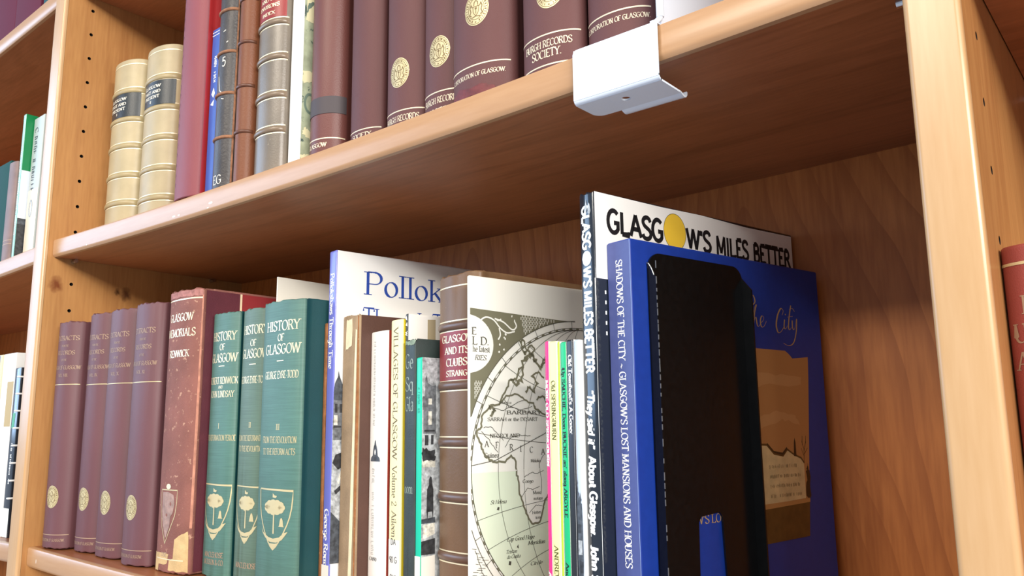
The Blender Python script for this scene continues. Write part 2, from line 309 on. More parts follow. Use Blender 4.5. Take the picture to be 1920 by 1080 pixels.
# ------------------------------------------------------------------ the bookcase
W_EDGE = wood('pale_beech_edging_vertical', '#cba67c', '#bb9263', 'Z', .28, .12, .5)
W_EDGEX = wood('pale_beech_edging', '#bf9670', '#ae8259', 'X', .28, .12, .5)
KN = [(0, .0162, .1578, .0085, '#6a2a10'), (0, .0853, .1575, .0040, '#3e2010'), (0, .0956, .1554, .0075, '#4a2416')]
W_SIDE = wood('cherry_side_veneer', '#c08d55', '#a06c3e', 'Z', .38, .22, .45, KN)
W_BACK = wood('cherry_back_veneer', '#c67c3e', '#93501f', 'Z', .45, .12, .4, None, .55)
W_SHELF = wood('cherry_shelf_veneer', '#b06e46', '#86502e', 'X', .36, .25, .5)
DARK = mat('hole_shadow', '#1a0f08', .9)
STEEL = mat('bright_steel_pin', '#c8ccd0', .22, .5, 1)
DEP = .2507; ZF, ZTOP = -1.45, .88

floor = MB(); floor.box(-2.6, 3.4, -3.4, .35, ZF-.05, ZF)
fo = floor.build('floor', mat('grey_carpet', '#a9adb6', .95, .2, var=.15, vscale=400, bump=.3, bscale=1500)); tag(fo, kind='structure')

case = empty('bookcase', (0, 0, ZF))
tag(case, 'long honey-coloured cherry bookcase with three bays of sagging shelves', 'bookcase')
case_z = -ZF
def cchild(mb, name, m, parent=None, **k):
    o = mb.build(name, m, parent or case, **k)
    if parent is None: o.location = (0, 0, case_z)
    return o
PITCH_Z = .03063
HOLE_Z = [.1604+PITCH_Z*k for k in range(-12, 22)]
def upright(x0, x1, holes):
    """panel with a rounded front lipping; holes = faces (-1 left, 1 right) that show the drilled peg rows"""
    p = MB(); y0, y1 = .0045, DEP+.012
    p.poly([(x0,y0,ZF),(x1,y0,ZF),(x1,y0,ZTOP),(x0,y0,ZTOP)]); p.poly([(x0,y1,ZF),(x1,y1,ZF),(x1,y1,ZTOP),(x0,y1,ZTOP)]); p.poly([(x0,y0,ZTOP),(x1,y0,ZTOP),(x1,y1,ZTOP),(x0,y1,ZTOP)]); p.poly([(x0,y0,ZF),(x1,y0,ZF),(x1,y1,ZF),(x0,y1,ZF)])
    hz = [z for z in HOLE_Z if ZF < z-.01 and z+.016 < ZTOP]
    for side, X in ((-1, x0), (1, x1)):
        if side not in holes: p.poly([(X,y0,ZF),(X,y1,ZF),(X,y1,ZTOP),(X,y0,ZTOP)]); continue
        cols = (.0325, .205); h = .008; r = .0020
        ys = [y0, cols[0]-h, cols[0]+h, cols[1]-h, cols[1]+h, y1]
        for a in (0, 2, 4): p.poly([(X,ys[a],ZF),(X,ys[a+1],ZF),(X,ys[a+1],ZTOP),(X,ys[a],ZTOP)])
        for c in cols:
            zc = [z-PITCH_Z/2 for z in hz]+[hz[-1]+PITCH_Z/2]
            p.poly([(X,c-h,ZF),(X,c+h,ZF),(X,c+h,zc[0]),(X,c-h,zc[0])]); p.poly([(X,c-h,zc[-1]),(X,c+h,zc[-1]),(X,c+h,ZTOP),(X,c-h,ZTOP)])
            for z in hz:
                n = 16; hh = PITCH_Z/2; oc, ic, dp = [], [], []
                for k in range(n):
                    a = 2*math.pi*k/n; ca, sa = math.cos(a), math.sin(a); s = 1/max(abs(ca)/h, abs(sa)/hh)
                    if k % 2 == 0 and k % 4 == 2: s, ca, sa = 1, math.copysign(h, ca), math.copysign(hh, sa)
                    oc.append(p.vert((X, c+ca*s, z+sa*s))); a = 2*math.pi*k/n
                    ic.append(p.vert((X, c+r*math.cos(a), z+r*math.sin(a)))); dp.append(p.vert((X-side*.007, c+r*math.cos(a), z+r*math.sin(a))))
                for k in range(n):
                    j = (k+1) % n; p.face((oc[k], oc[j], ic[j], ic[k])); p.face((ic[k], ic[j], dp[j], dp[k]), 1)
                p.face(dp, 1)
    u = cchild(p, 'upright', [W_SIDE, DARK], recalc=False)
    e = MB(); r = .0026
    prof = [(x0, y0+.0002)] + [(x0+r-r*math.cos(a), r-r*math.sin(a)) for a in [math.pi/2*k/5 for k in range(6)]] + [(x1-r+r*math.sin(a), r-r*math.cos(a)) for a in [math.pi/2*k/5 for k in range(6)]] + [(x1, y0+.0002)]
    e.extrude_profile(prof, (ZF, ZTOP), lambda q, s: (q[0], q[1], s))
    cchild(e, 'edging', W_EDGE, u, smooth=40)
    return u
XL0, XL1 = -.0272, 0.0
XR0, XR1 = .9, .9216
UL = upright(XL0, XL1, (1,)); UR = upright(XR0, XR1, (1,))
upright(-.9535, -.927, ()); upright(1.83, 1.852, ())
bays = [(-.927, XL0), (XL1, XR0), (XR1, 1.83)]
for a, b in bays:
    m = MB(); m.box(a+.0002, b-.0002, DEP, DEP+.008, ZF, ZTOP); cchild(m, 'back_panel', W_BACK)
SHELF_Y0 = .0098; TH = .0203
def shelf(a, b, ztop, sag, pins=False):
    n = 26; L = b-a; xs = [a+.0006+(L-.0012)*i/n for i in range(n+1)]
    zz = lambda x: ztop-sag*4*((x-a)/L)*(1-(x-a)/L)
    m = MB(); prof = [(SHELF_Y0+.006, 0), (DEP-.0005, 0), (DEP-.0005, -TH), (SHELF_Y0+.006, -TH)]
    m.extrude_profile(prof, xs, lambda q, x: (x, q[0], zz(x)+q[1])); s = cchild(m, 'shelf', W_SHELF)
    e = MB(); y = SHELF_Y0
    prof = [(y+.0061, 0), (y+.0022, 0), (y+.0007, -.0006), (y, -.0022), (y, -TH+.0034), (y+.0006, -TH+.0016), (y+.0022, -TH), (y+.0061, -TH)]
    e.extrude_profile(prof, xs, lambda q, x: (x, q[0], zz(x)+q[1])); cchild(e, 'edging', W_EDGEX, s, smooth=35)
    if pins:
        for yy in (.0325, .205):
            for X, sg in ((a, 1), (b, -1)):
                t = MB(); z = ztop-TH-.0026
                t.tube([(X-sg*.006, yy, z), (X+sg*.009, yy, z)], .0024, 12); cchild(t, 'shelf_pin', STEEL, s, smooth=40)
    return s
main_shelves = []
for a, b in bays:
    main = a == XL1
    for z in (.5341, ZUP, ZLO, -.4615, -.796):
        q = shelf(a, b, z, .0066 if main else .0045, pins=(z in (ZUP,)))
        if main: main_shelves.append(q)
t = MB(); t.box(-.953, 1.851, .03, .045, ZF, ZF+.07); cchild(t, 'plinth', W_SIDE)

# ------------------------------------------------------------------ books
PAGES = mat('cream_page_edges', '#e8dcc2', .85, .2, var=.10, vscale=40, vstretch=(60, 1, 1))
GOLD = mat('gold_tooling', '#d3c294', .38, .5, .25)
GOLDB = mat('bright_gilt', '#f0e2bd', .32, .5, .2)
class Book:
    def __init__(s, name, label, cat, group, x, y, yaw, w, h, D, b, cover, upper=False, z=None, pages=PAGES, bt=.0024, sq=.0030, groove=.0, wear=0, side_mat=None, side_at=None, rake=0):
        s.w, s.h, s.D, s.b, s.a = w, h, D, b, w/2
        if z is None: z = max(hshelf(x, ZUP if upper else ZLO), hshelf(x+w, ZUP if upper else ZLO))+.0002
        s.root = empty(name, (x, y, z), -math.radians(yaw), rake); tag(s.root, label, cat, group)
        n = 22 if b else 1
        # arc-length table from the spine centre
        s.tab = [(0, math.pi/2)]; L = 0
        if b:
            for k in range(1, 121):
                t0, t1 = math.pi/2*(k-1)/120, math.pi/2*k/120
                L += math.hypot(s.a*(math.sin(t1)-math.sin(t0)), b*(math.cos(t1)-math.cos(t0))); s.tab.append((L, math.pi/2-t1))
        s.half = L if b else s.a
        bt = min(bt, w*.3)
        gv = groove
        left = [(0, D), (0, .012), (gv, .008), (gv*.9, .0045), (0, .0012)] if gv else [(0, D), (0, .0012)]
        right = [(w-q[0], q[1]) for q in left[::-1]]
        if b: arc = [(s.a-s.a*math.cos(math.pi*k/n), -b*math.sin(math.pi*k/n)) for k in range(n+1)]
        else:
            r = min(.0012, w*.25); arc = [(0, r*.5), (r*.3, .0002), (r, 0), (w-r, 0), (w-r*.3, .0002), (w, r*.5)]
        out = left+arc+right; inn = []
        for px, py in out:
            ix = min(max(px, bt), w-bt); iy = py if py > bt else max(bt*.9, py+bt*.9 if py >= 0 else bt*.9)
            inn.append((ix, min(iy, D)))
        m = MB(); rows = [(0, .0008), (.0006, .0001), (.0016, 0), (h*.5, 0), (h-.0016, 0), (h-.0006, .0001), (h, .0008)]
        rr = random.Random(int(w*1e6)+int(h*1e5)); jit = [rr.uniform(-1, .35)*wear for _ in out]
        ov = []
        for zi, (z0, ins) in enumerate(rows):
            ring = []
            for k, (px, py) in enumerate(out):
                qx, qy = inn[k]; d = math.hypot(qx-px, qy-py) or 1; f = ins/d
                zz = z0
                if wear and py < .004:
                    if zi >= 5: zz += jit[k]
                    if zi <= 1: zz += max(0, -jit[(k*3) % len(jit)]*.8)
                ring.append(m.vert((px+(qx-px)*f, py+(qy-py)*f, zz)))
            ov.append(ring)
        def mi(k):
            if side_at is None: return 0
            y0 = (out[k][1]+out[k+1][1])/2
            return 1 if y0 > side_at else 0
        N = len(out)
        for A, B in zip(ov, ov[1:]):
            for k in range(N-1): m.face((A[k], A[k+1], B[k+1], B[k]), mi(k))
        ib = [m.vert((px, py, .0004)) for px, py in inn]; it = [m.vert((px, py, h-.0004)) for px, py in inn]
        for k in range(N-1):
            m.face((ov[0][k], ib[k], ib[k+1], ov[0][k+1])); m.face((ov[-1][k], ov[-1][k+1], it[k+1], it[k])); m.face((ib[k], it[k], it[k+1], ib[k+1]))
        m.face((ov[0][0], *[r[0] for r in ov[1:]], it[0], ib[0])); m.face((ov[0][-1], *[r[-1] for r in ov[1:]], it[-1], ib[-1]))
        s.cover = m.build('cover', [cover]+([side_mat] if side_mat else []), s.root, smooth=42)
        if w > .002:
            p = MB(); p.box(bt+.0001, w-bt-.0001, max(.0022, bt), D-sq, sq, h-sq); p.build('pages', pages, s.root)
    def ang(s, u):
        t = abs(u); tb = s.tab
        lo = min(range(len(tb)-1), key=lambda i: 0 if tb[i][0] <= t <= tb[i+1][0] else 1) if t < tb[-1][0] else len(tb)-2
        (a, x), (c, y) = tb[lo], tb[lo+1]; f = min(1.0, (t-a)/(c-a)) if c > a else 0
        al = x+(y-x)*f                    # angle from +x axis of the ellipse
        return al if u >= 0 else math.pi-al
    def spine(s, off=.00012):
        if not s.b: return lambda u, z: (s.a+u, -off, z)
        def fn(u, z):
            al = s.ang(u); c, sn = math.cos(al), math.sin(al)
            nx, ny = c/s.a, -sn/s.b; l = math.hypot(nx, ny)
            return (s.a+s.a*c+nx/l*off, -s.b*sn+ny/l*off, z)
        return fn
    def side(s, off=.00012): return lambda u, z: (s.w+off, u, z)
    def put(s, name, groups, surf='spine', off=.00015, parent=None, smooth=None):
        """groups: [(material, [polygons in (u,z)])]"""
        curved = surf == 'spine' and s.b > 0
        m = MB(); mats = []
        for i, (mt, polys) in enumerate(groups):
            mats.append(mt); fn = (s.spine if surf == 'spine' else s.side)(off+i*.00003)
            for q in polys:
                if len(q) == 4 and curved:
                    k = max(1, int(math.ceil(max(abs(q[0][0]-q[3][0]), abs(q[1][0]-q[2][0]), 1e-9)/.0012)))
                    k2 = max(1, int(math.ceil(max(abs(q[0][0]-q[1][0]), abs(q[3][0]-q[2][0]), 1e-9)/.0012)))
                    P = lambda e, g: tuple((q[0][d]*(1-g)+q[1][d]*g)*(1-e)+(q[3][d]*(1-g)+q[2][d]*g)*e for d in (0, 1))
                    m.grid(lambda e, g: fn(*P(e, g)), [j/k for j in range(k+1)], [j/k2 for j in range(k2+1)], i)
                elif curved:
                    us = [p[0] for p in q]; u0, u1 = min(us), max(us); n = max(3, int((u1-u0)/.0008)); prev = None
                    for j in range(n+1):
                        u = u0+(u1-u0)*(j+(1e-4 if j == 0 else -1e-4 if j == n else 0))/n; zs = []
                        for a, b in zip(q, q[1:]+q[:1]):
                            if (a[0]-u)*(b[0]-u) <= 0 and a[0] != b[0]: zs.append(a[1]+(b[1]-a[1])*(u-a[0])/(b[0]-a[0]))
                        cur = (u, min(zs), max(zs)) if zs else None
                        if prev and cur: m.poly([fn(prev[0], prev[1]), fn(cur[0], cur[1]), fn(cur[0], cur[2]), fn(prev[0], prev[2])], i)
                        prev = cur
                else: m.poly([fn(*p) for p in q], i)
        return m.build(name, mats, parent or s.root, recalc=False)
    def bands(s, zs, mt, hgt=.0052, prot=.0016, gold=None, gw=.0007, gap=.0010):
        for z in zs:
            m = MB(); us = [s.half*.999*(-1+2*k/26) for k in range(27)]; ph = [math.pi*k/8 for k in range(9)]
            m.grid(lambda u, a: s.spine(.0001+prot*math.sin(a)*(1-abs(u/s.half)**6*.93))(u, z-hgt/2*math.cos(a)), us, ph)
            o = m.build('raised_band', mt, s.root, smooth=60, recalc=False)
            if gold:
                e = s.half*.97
                s.put('gilt_line', [(gold, [[(-e, zz-gw/2), (e, zz-gw/2), (e, zz+gw/2), (-e, zz+gw/2)] for zz in (z-hgt/2-gap, z+hgt/2+gap)])], parent=o)
    def rules(s, zs, mt, wd=.0008, u0=None, u1=None):
        e = s.half*.97; u0 = -e if u0 is None else u0; u1 = e if u1 is None else u1
        return [[(u0, z-wd/2), (u1, z-wd/2), (u1, z+wd/2), (u0, z+wd/2)] for z in zs]
def lines(rows, size_scale=1, **k):
    """rows: (text, z of baseline, cap height, width or None)"""
    o = []
    for t, z, sz, wd in rows: o += [[(a, z+b) for a, b in q] for q in text_quads(t, sz, width=wd, **k)]
    return o

def civic_seal(bk, uc, zc, rx, ry):
    """oval gilt stamp: rim, legend ring, shield with tree, supporters"""
    dk = mat('seal_ground', '#7a6440', .5, .4, .2); P = lambda x, y: (uc+x*rx, zc+y*ry)
    o = bk.put('seal', [(GOLD, [disc(uc, zc, rx, ry, 40)])], off=.00014)
    leg = ringq(uc, zc, rx*.93, ry*.93, rx*.035, 40)+ringq(uc, zc, rx*.66, ry*.66, rx*.035, 36)
    rr = random.Random(int(uc*1e5)+int(zc*1e6))
    for k in range(32):
        a = 2*math.pi*k/32
        if k in (23, 24, 25): continue
        d0, d1 = -.07, .02+rr.random()*.05
        leg.append([(uc+rx*r_*math.cos(a+d), zc+ry*r_*math.sin(a+d)) for r_, d in ((.71, d0), (.85, d0), (.85, d1), (.71, d1))] if rr.random() < .55 else [(uc+rx*r_*math.cos(a+d), zc+ry*r_*math.sin(a+d)) for r_, d in ((.71, d0), (.85, d0+.03), (.85, d0+.08), (.71, d0+.05))])
    sh = [P(-.24, .14), P(.24, .14), P(.22, -.16), P(.12, -.32), P(0, -.42), P(-.12, -.32), P(-.22, -.16)]
    fig = line(sh+[sh[0]], rx*.045)
    for sg in (1, -1): fig += line([P(sg*.30, .12), P(sg*.40, .30), P(sg*.50, .10), P(sg*.42, -.12), P(sg*.52, -.30), P(sg*.36, -.40)], rx*.07)
    fig += line([P(-.16, .20), P(-.14, .40), P(0, .50), P(.14, .40), P(.16, .20)], rx*.06)+line([P(-.36, -.50), P(0, -.44), P(.36, -.50)], rx*.06)+line([P(0, -.30), P(0, 0)], rx*.05)+[disc(uc, zc+.02*ry, rx*.11, ry*.07, 10), disc(uc-.02*rx, zc-.80*ry, rx*.07, ry*.045, 8)]
    bk.put('seal_figures', [(dk, leg+fig)], off=.00024, parent=o)
    return o
def tree_crest(bk, uc, zt, wd, ht, ring=True):
    """gilt shield: tree with bird, hanging bell and fish below"""
    w2 = wd/2; P = lambda x, y: (uc+x*w2, zt-ht+y*ht)
    cur = [(1, .985), (.985, .85), (.95, .70), (.87, .55), (.75, .42), (.58, .29), (.38, .16), (.18, .055), (0, 0)]
    outl = [P(-1, 1)]+[P(*q) for q in cur]; left = [P(-x, y) for x, y in cur[::-1]]
    out = line(outl+left[1:]+[P(-1, 1)], wd*.028)
    o = bk.put('crest', [(GOLD, out)])
    can = []
    for k in range(11):
        a = 2*math.pi*k/11; can.append(disc(P(.44*math.cos(a), 0)[0], P(0, .70+.075*math.sin(a))[1], w2*.20, ht*.058, 12))
    can += [disc(P(x_, 0)[0], P(0, .70)[1], w2*.22, ht*.062, 12) for x_ in (-.2, .18)]
    trunk = [[P(-.045, .26), P(.045, .26), P(.035, .62), P(-.035, .62)], [P(-.03, .55), P(.0, .53), P(-.18, .64), P(-.21, .63)], [P(0, .53), P(.03, .55), P(.21, .63), P(.18, .64)]]
    bell = [P(.30, .385), P(.60, .385), P(.55, .41), P(.55, .47), P(.50, .52), P(.45, .535), P(.40, .52), P(.35, .47), P(.35, .41)]
    bird = [P(-.10, .865), P(.10, .855), P(.16, .89), P(.08, .90), P(.05, .89), P(-.02, .91), P(-.10, .935), P(-.06, .895)]
    fish = [P(-.78, .34), P(-.66, .27), P(-.30, .20), P(0, .18), P(.35, .21), P(.62, .29), P(.80, .31), P(.66, .24), P(.50, .17), P(.2, .12), P(-.2, .12), P(-.52, .19), P(-.72, .27)]
    tip = [P(-.38, .12), P(-.2, .10), P(.1, .10), P(.36, .12), P(0, .012)]
    bk.put('crest_emblem', [(GOLD, [bell, bird, fish, tip]+can+trunk)], off=.0002, parent=o)
    return o

# ------------------------------------------------------------------ lower shelf of the main bay
MAROON = mat('faded_maroon_cloth', '#664044', .52, .5, var=.10, vscale=22, vstretch=(1, 1, .35), bump=.25, bscale=2200)
DIMGOLD = mat('worn_gilt', '#a98d74', .5, .4, .1)
GRP_V = 'matching maroon record volumes on the lower shelf'
def record_volume(label, x, y, w, h, b, uc, vol):
    B = Book('maroon_volume', label, 'book', GRP_V, x, y, 0, w, h, .165, b, MAROON, groove=.0016, wear=.0016)
    k = dict(xs=1.0, wt=.16, thin=.06)
    t = lines([('EXTRACTS', .2190, .0050, .0335), ('FROM THE', .2120, .0022, .0105), ('RECORDS', .2035, .0042, .0265), ('OF THE', .1965, .0022, .0080), ('BURGH OF GLASGOW', .1875, .0040, .0400), (vol, .1795, .0032, .0150)], s0=uc+.002, **k)
    B.put('lettering', [(DIMGOLD, t), (GOLD, B.rules([.1712], GOLD, .0008))])
    f = lines([('CORPORATION OF GLASGOW.', .0075, .0028, .0380)], s0=uc, **k)
    B.put('foot_lettering', [(DIMGOLD, f+B.rules([.0143], GOLD, .0007))])
    civic_seal(B, uc, .0530, .0096, .0116); return B
record_volume('maroon cloth record volume nearest the left side panel, first of four', .004, .031, .0455, .2400, .015, .0065, 'VOL. VIII.')
record_volume('maroon cloth record volume second from the left side panel', .0505, .0435, .047, .2475, .014, .0035, 'VOL. IX.')
record_volume('maroon cloth record volume third from the left, frayed light strip at its head', .0985, .0425, .052, .2480, .013, .003, 'VOL. X.')
record_volume('maroon cloth record volume beside the battered brick-red book', .1615, .0385, .050, .2490, .012, .002, 'VOL. XI.')

# battered leather book, half bound with red cloth sides
BRICK = mat('battered_brick_leather', '#86564c', .72, .3, var=.16, vscale=40, bump=.5, bscale=700, wear='#b58a74', wscale=170, wamt=.60)
REDCL = mat('crimson_cloth', '#8c2a2e', .6, .35, var=.06, vscale=40, bump=.2, bscale=2000)
TORN = mat('torn_board', '#c9ab7c', .9, .2, var=.16, vscale=90, bump=.5, bscale=600)
OXBLOOD = mat('oxblood_leather', '#5a2530', .5, .5, var=.1, vscale=60, bump=.25, bscale=900)
B = Book('battered_book', 'battered brick-red leather book with torn foot beside first green volume', 'book', None, .2205, .040, 0, .0575, .2565, .175, .008, BRICK, groove=.0014, wear=.0022)
B.put('lettering', [(GOLDB, lines([('GLASGOW', .2268, .0072, .0400), ('MEMORIALS', .2122, .0072, .0470), ('RENWICK', .1930, .0064, .0340)], s0=.001, wt=.17, thin=.07) + B.rules([.2473], GOLD, .0012))])
sh = [(-.0155, .0722), (.0125, .0722), (.0125, .062), (.0105, .050), (.004, .038), (-.0035, .0252), (-.0115, .040), (-.0155, .058)]
B.put('shield_stamp', [(GOLD, line(sh+[sh[0]], .0008))])
B.put('worn_patch', [(mat('scuffed_leather', '#9d7f74', .6, .4, var=.25, vscale=200, bump=.4, bscale=500), [[(-.0125, .0700), (-.002, .0705), (.0075, .068), (.0095, .060), (.007, .052), (.002, .047), (.0035, .041), (-.003, .029), (-.0095, .042), (-.0125, .054)]]), (GOLDB, [disc(-.002, .0752, .0042, .0025, 12)]), (BRICK, [disc(.003, .060, .0014, .002, 8), disc(-.003, .050, .0018, .0014, 8)])], off=.0002)
rr = random.Random(3)
def ragged(pts, amp=.0006, n=5, seed=1):
    r = random.Random(seed); o = []
    for a, b in zip(pts, pts[1:]+pts[:1]):
        for k in range(n): t = k/n; o.append((a[0]+(b[0]-a[0])*t+r.uniform(-amp, amp), a[1]+(b[1]-a[1])*t+r.uniform(-amp, amp)))
    return o
B.put('torn_foot', [(TORN, [ragged([(.012, .030), (.0285, .038), (.0285, .0025), (.004, .0025), (.006, .011), (.015, .016), (.0195, .024)], .0007, 6, 4), ragged([(-.026, .0165), (.004, .0165), (.002, .0075), (-.014, .0065), (-.015, .0008), (-.026, .001)], .0006, 6, 6)]), (GOLDB, B.rules([.0118], GOLD, .0008, -.02, .024)), (DIMGOLD, lines([('OSE', .0138, .0036, .0110)], s0=-.004, wt=.2, thin=.1))], off=.00018)
B.put('worn_joint', [(mat('rubbed_leather_edge', '#b97f6a', .7, .3, var=.3, vscale=120, bump=.4, bscale=500), [ragged([(B.half-.0022, .04), (B.half-.0002, .04), (B.half-.0002, .2535), (B.half-.0018, .2535)], .0007, 40, 8)])], off=.0003)
B.put('worn_head', [(mat('pink_rubbed_leather', '#a8736c', .75, .25, var=.3, vscale=250, bump=.4, bscale=600), [ragged([(-B.half+.002, .2492), (B.half-.001, .2492), (B.half-.001, .2550), (-B.half+.002, .2550)], .0006, 14, 12)])], off=.0003)
B.put('quarter_leather', [(OXBLOOD, [[(.002, .002), (.037, .002), (.037, .2545), (.002, .2545)]]), (mat('cream_fillet', '#e4cfae', .6), [[(.037, .002), (.0392, .002), (.0392, .2545), (.037, .2545)]]), (REDCL, [[(.0392, .002), (.172, .002), (.172, .2545), (.0392, .2545)]])], surf='side', off=.0003)

# three green volumes
GREEN = mat('sage_green_cloth', '#50756a', .5, .5, var=.10, vscale=20, bump=.25, bscale=2200, streak=.10)
GREEN2 = mat('sage_green_cloth_faded', '#5a7161', .5, .5, var=.10, vscale=20, bump=.25, bscale=2200, streak=.10)
TEALC = mat('deep_teal_cloth', '#0c4144', .55, .4, var=.06, vscale=40, bump=.25, bscale=2200)
GRP_G = 'matching green history volumes'
def green_volume(label, x, y, w, h, cloth, rows, roman, uc, cw, foot):
    B = Book('green_volume', label, 'book', GRP_G, x, y, 0, w, h, .165, .006, cloth, groove=.0016, wear=.0014, side_mat=TEALC, side_at=.001)
    B.put('title_lettering', [(GOLDB, lines(rows, s0=uc, wt=.16, thin=.06) + [[(uc-.0045, .1832-.0004), (uc+.0045, .1832-.0004), (uc+.0045, .1832+.0004), (uc-.0045, .1832+.0004)]])])
    B.put('volume_lettering', [(GOLD, lines(roman, s0=uc, wt=.16, thin=.06))])
    tree_crest(B, uc-.001, .0790, cw, .0470)
    if foot: B.put('foot_lettering', [(DIMGOLD, lines(foot, s0=uc, wt=.18, thin=.08))])
    return B
green_volume('sage green cloth volume with numeral I, left of the three green ones', .279, .052, .042, .2325, GREEN, [('HISTORY', .2065, .0078, .0350), ('OF', .1978, .0056, .0080), ('GLASGOW', .1868, .0078, .0380), ('ROBERT RENWICK', .1672, .0060, .0410), ('AND', .1630, .0026, .0070), ('JOHN LINDSAY', .1553, .0056, .0350)], [('I', .1275, .0046, None), ('PRE-REFORMATION PERIOD', .1170, .0048, .0420)], .0025, .0400, [('MACLEHOSE', .0172, .0042, .0270), ('JACKSON & CO.', .0110, .0042, .0290)])
green_volume('sage green cloth volume with numeral II, middle of the three green ones', .3225, .056, .0375, .2330, GREEN2, [('HISTORY', .2100, .0078, .0330), ('OF', .1992, .0056, .0080), ('GLASGOW', .1888, .0078, .0350), ('GEORGE EYRE-TODD', .1668, .0058, .0370)], [('II', .1285, .0046, None), ('FROM THE REFORMATION', .1172, .0046, .0370), ('TO THE REVOLUTION', .1082, .0046, .0340)], .004, .0340, [('MACLEHOSE', .0120, .0042, .0270)])
green_volume('sage green cloth volume with numeral III and dark teal side', .3635, .050, .0563, .2345, GREEN, [('HISTORY', .2085, .0082, .0440), ('OF', .1998, .0058, .0085), ('GLASGOW', .1890, .0082, .0460), ('GEORGE EYRE-TODD', .1686, .0060, .0440)], [('III', .1265, .0048, None), ('FROM THE REVOLUTION', .1160, .0050, .0440), ('TO THE REFORM ACTS', .1065, .0050, .0420)], .0035, .0430, None)

WHITEP = mat('white_coated_paper', '#f1f1ee', .38, .5)
CARDW = mat('white_card', '#ece9de', .7, .3)
m = MB(); m.box(0, .0013, 0, .12, 0, .2690); o = m.build('pamphlet', CARDW, bevel=.0002); o.location = (.3208, .0885, hshelf(.32, ZLO)+.0002)
tag(o, 'thin white card pamphlet rising behind the green volumes', 'pamphlet')
SUEDE = mat('rough_tan_leather', '#93603a', .85, .3, var=.25, vscale=120, bump=.6, bscale=700, wear='#b88a5c', wscale=300)
B = Book('tan_leather_book', 'thin rough tan leather book between green volume III and the lilac spine', 'book', None, .4205, .069, 3, .0042, .2146, .15, 0, SUEDE, wear=.001)

# lilac-spined paperback with a big blue title on white
LILAC = mat('lilac_gloss', '#7176c9', .3, .5, coat=.2)
B = Book('paperback', 'tall paperback with lilac spine and white cover lettered in blue', 'book', None, .4256, .0686, 9, .0113, .2752, .15, 0, LILAC, side_mat=WHITEP, side_at=.001)
WT = mat('white_ink', '#f7f7f4', .5)
B.put('spine_lettering', [(WT, down(text_quads('Pollokshaws Through Time', .0064, 0, 0, 'l', width=.0800, wt=.19, thin=.09), -.0030, .2560)), (WT, down(text_quads('George Rountree', .0064, 0, 0, 'l', width=.0580, wt=.19, thin=.09), -.0030, .0640)), (CARDW, [[(-.0057, .0008), (.0057, .0008), (.0057, .0208), (-.0057, .0208)]])])
BLUEI = mat('blue_ink', '#2c4ca3', .45)
B.put('title_lettering', [(BLUEI, [[(y, z) for y, z in q] for q in text_quads('Pollok', .0200, .0268, .2400, 'l', width=.0845, wt=.105, thin=.04)] + text_quads('shaws', .0200, .1135, .2400, 'l', width=.046, wt=.105, thin=.04) + text_quads('Through Time', .0200, .0262, .2085, 'l', width=.112, wt=.105, thin=.04))], surf='side')
pk = lambda n, c: mat(n, c, .42, var=.5, vscale=320)
GREYS = [pk('print_grey_%s' % n, c) for n, c in (('dark', '#36383b'), ('mid', '#6d7175'), ('pale', '#aeb3b5'), ('slate', '#4b5158'), ('cream', '#d5d2c4'))]
gd, gm, gp, gs, gc = GREYS
B.put('cover_photo', [(gp, [[(.0003, .022), (.148, .022), (.148, .150), (.0003, .135)]]), (gs, [[(.0005, .1560), (.0105, .1560), (.0098, .1600), (.0060, .1690), (.0045, .1745), (.0040, .1690), (.0015, .1640)], [(.0006, .150), (.0100, .150), (.0100, .156), (.0006, .156)]]), (gm, [[(.0006, .118), (.0095, .118), (.0095, .150), (.0006, .150)], [(.012, .10), (.140, .10), (.140, .13), (.012, .145)]]), (gd, [[(.0018, .140), (.0042, .140), (.0042, .147), (.0018, .147)], [(.0062, .140), (.0086, .140), (.0086, .147), (.0062, .147)], [(.001, .128), (.008, .128), (.008, .1295), (.001, .1295)], [(.0008, .100), (.0035, .1065), (.0105, .1085), (.0105, .0970), (.006, .0945)], [(.003, .078), (.0095, .083), (.0098, .0795), (.0045, .075)]]), (gc, [[(.0012, .130), (.0046, .130), (.0046, .138), (.0012, .138)], [(.0055, .085), (.0085, .0935), (.0105, .0935), (.0070, .0830)]]), (gs, [[(.0003, .022), (.0105, .022), (.0105, .052), (.0003, .062)]])], surf='side', off=.0002)

# brown book with a torn paper strip
DRAB = mat('drab_tan_paper', '#9c8468', .8, .3, var=.16, vscale=60, bump=.4, bscale=600)
DKBR = mat('dark_brown_boards', '#55392f', .6, .4, var=.1, vscale=40, bump=.2, bscale=900)
B = Book('worn_brown_book', 'worn drab tan book with torn pale strip down its spine', 'book', None, .4388, .0752, 9, .0252, .2188, .14, .002, DRAB, wear=.0012, side_mat=DKBR, side_at=.0008)
B.put('torn_strip', [(mat('torn_lining_paper', '#e8d8b4', .9, .2, var=.12, vscale=100, bump=.4, bscale=500), [ragged([(.0045, .001), (.0085, .001), (.0095, .10), (.0102, .206), (.0085, .206), (.0075, .12)], .0006, 24, 3), ragged([(-.006, .190), (.004, .194), (.0045, .2155), (-.005, .215)], .0006, 8, 9)])], off=.0002)
B.put('worn_joint', [(SUEDE, [ragged([(.0108, .002), (.0126, .002), (.0126, .217), (.0108, .217)], .0005, 30, 5)])], off=.00025)

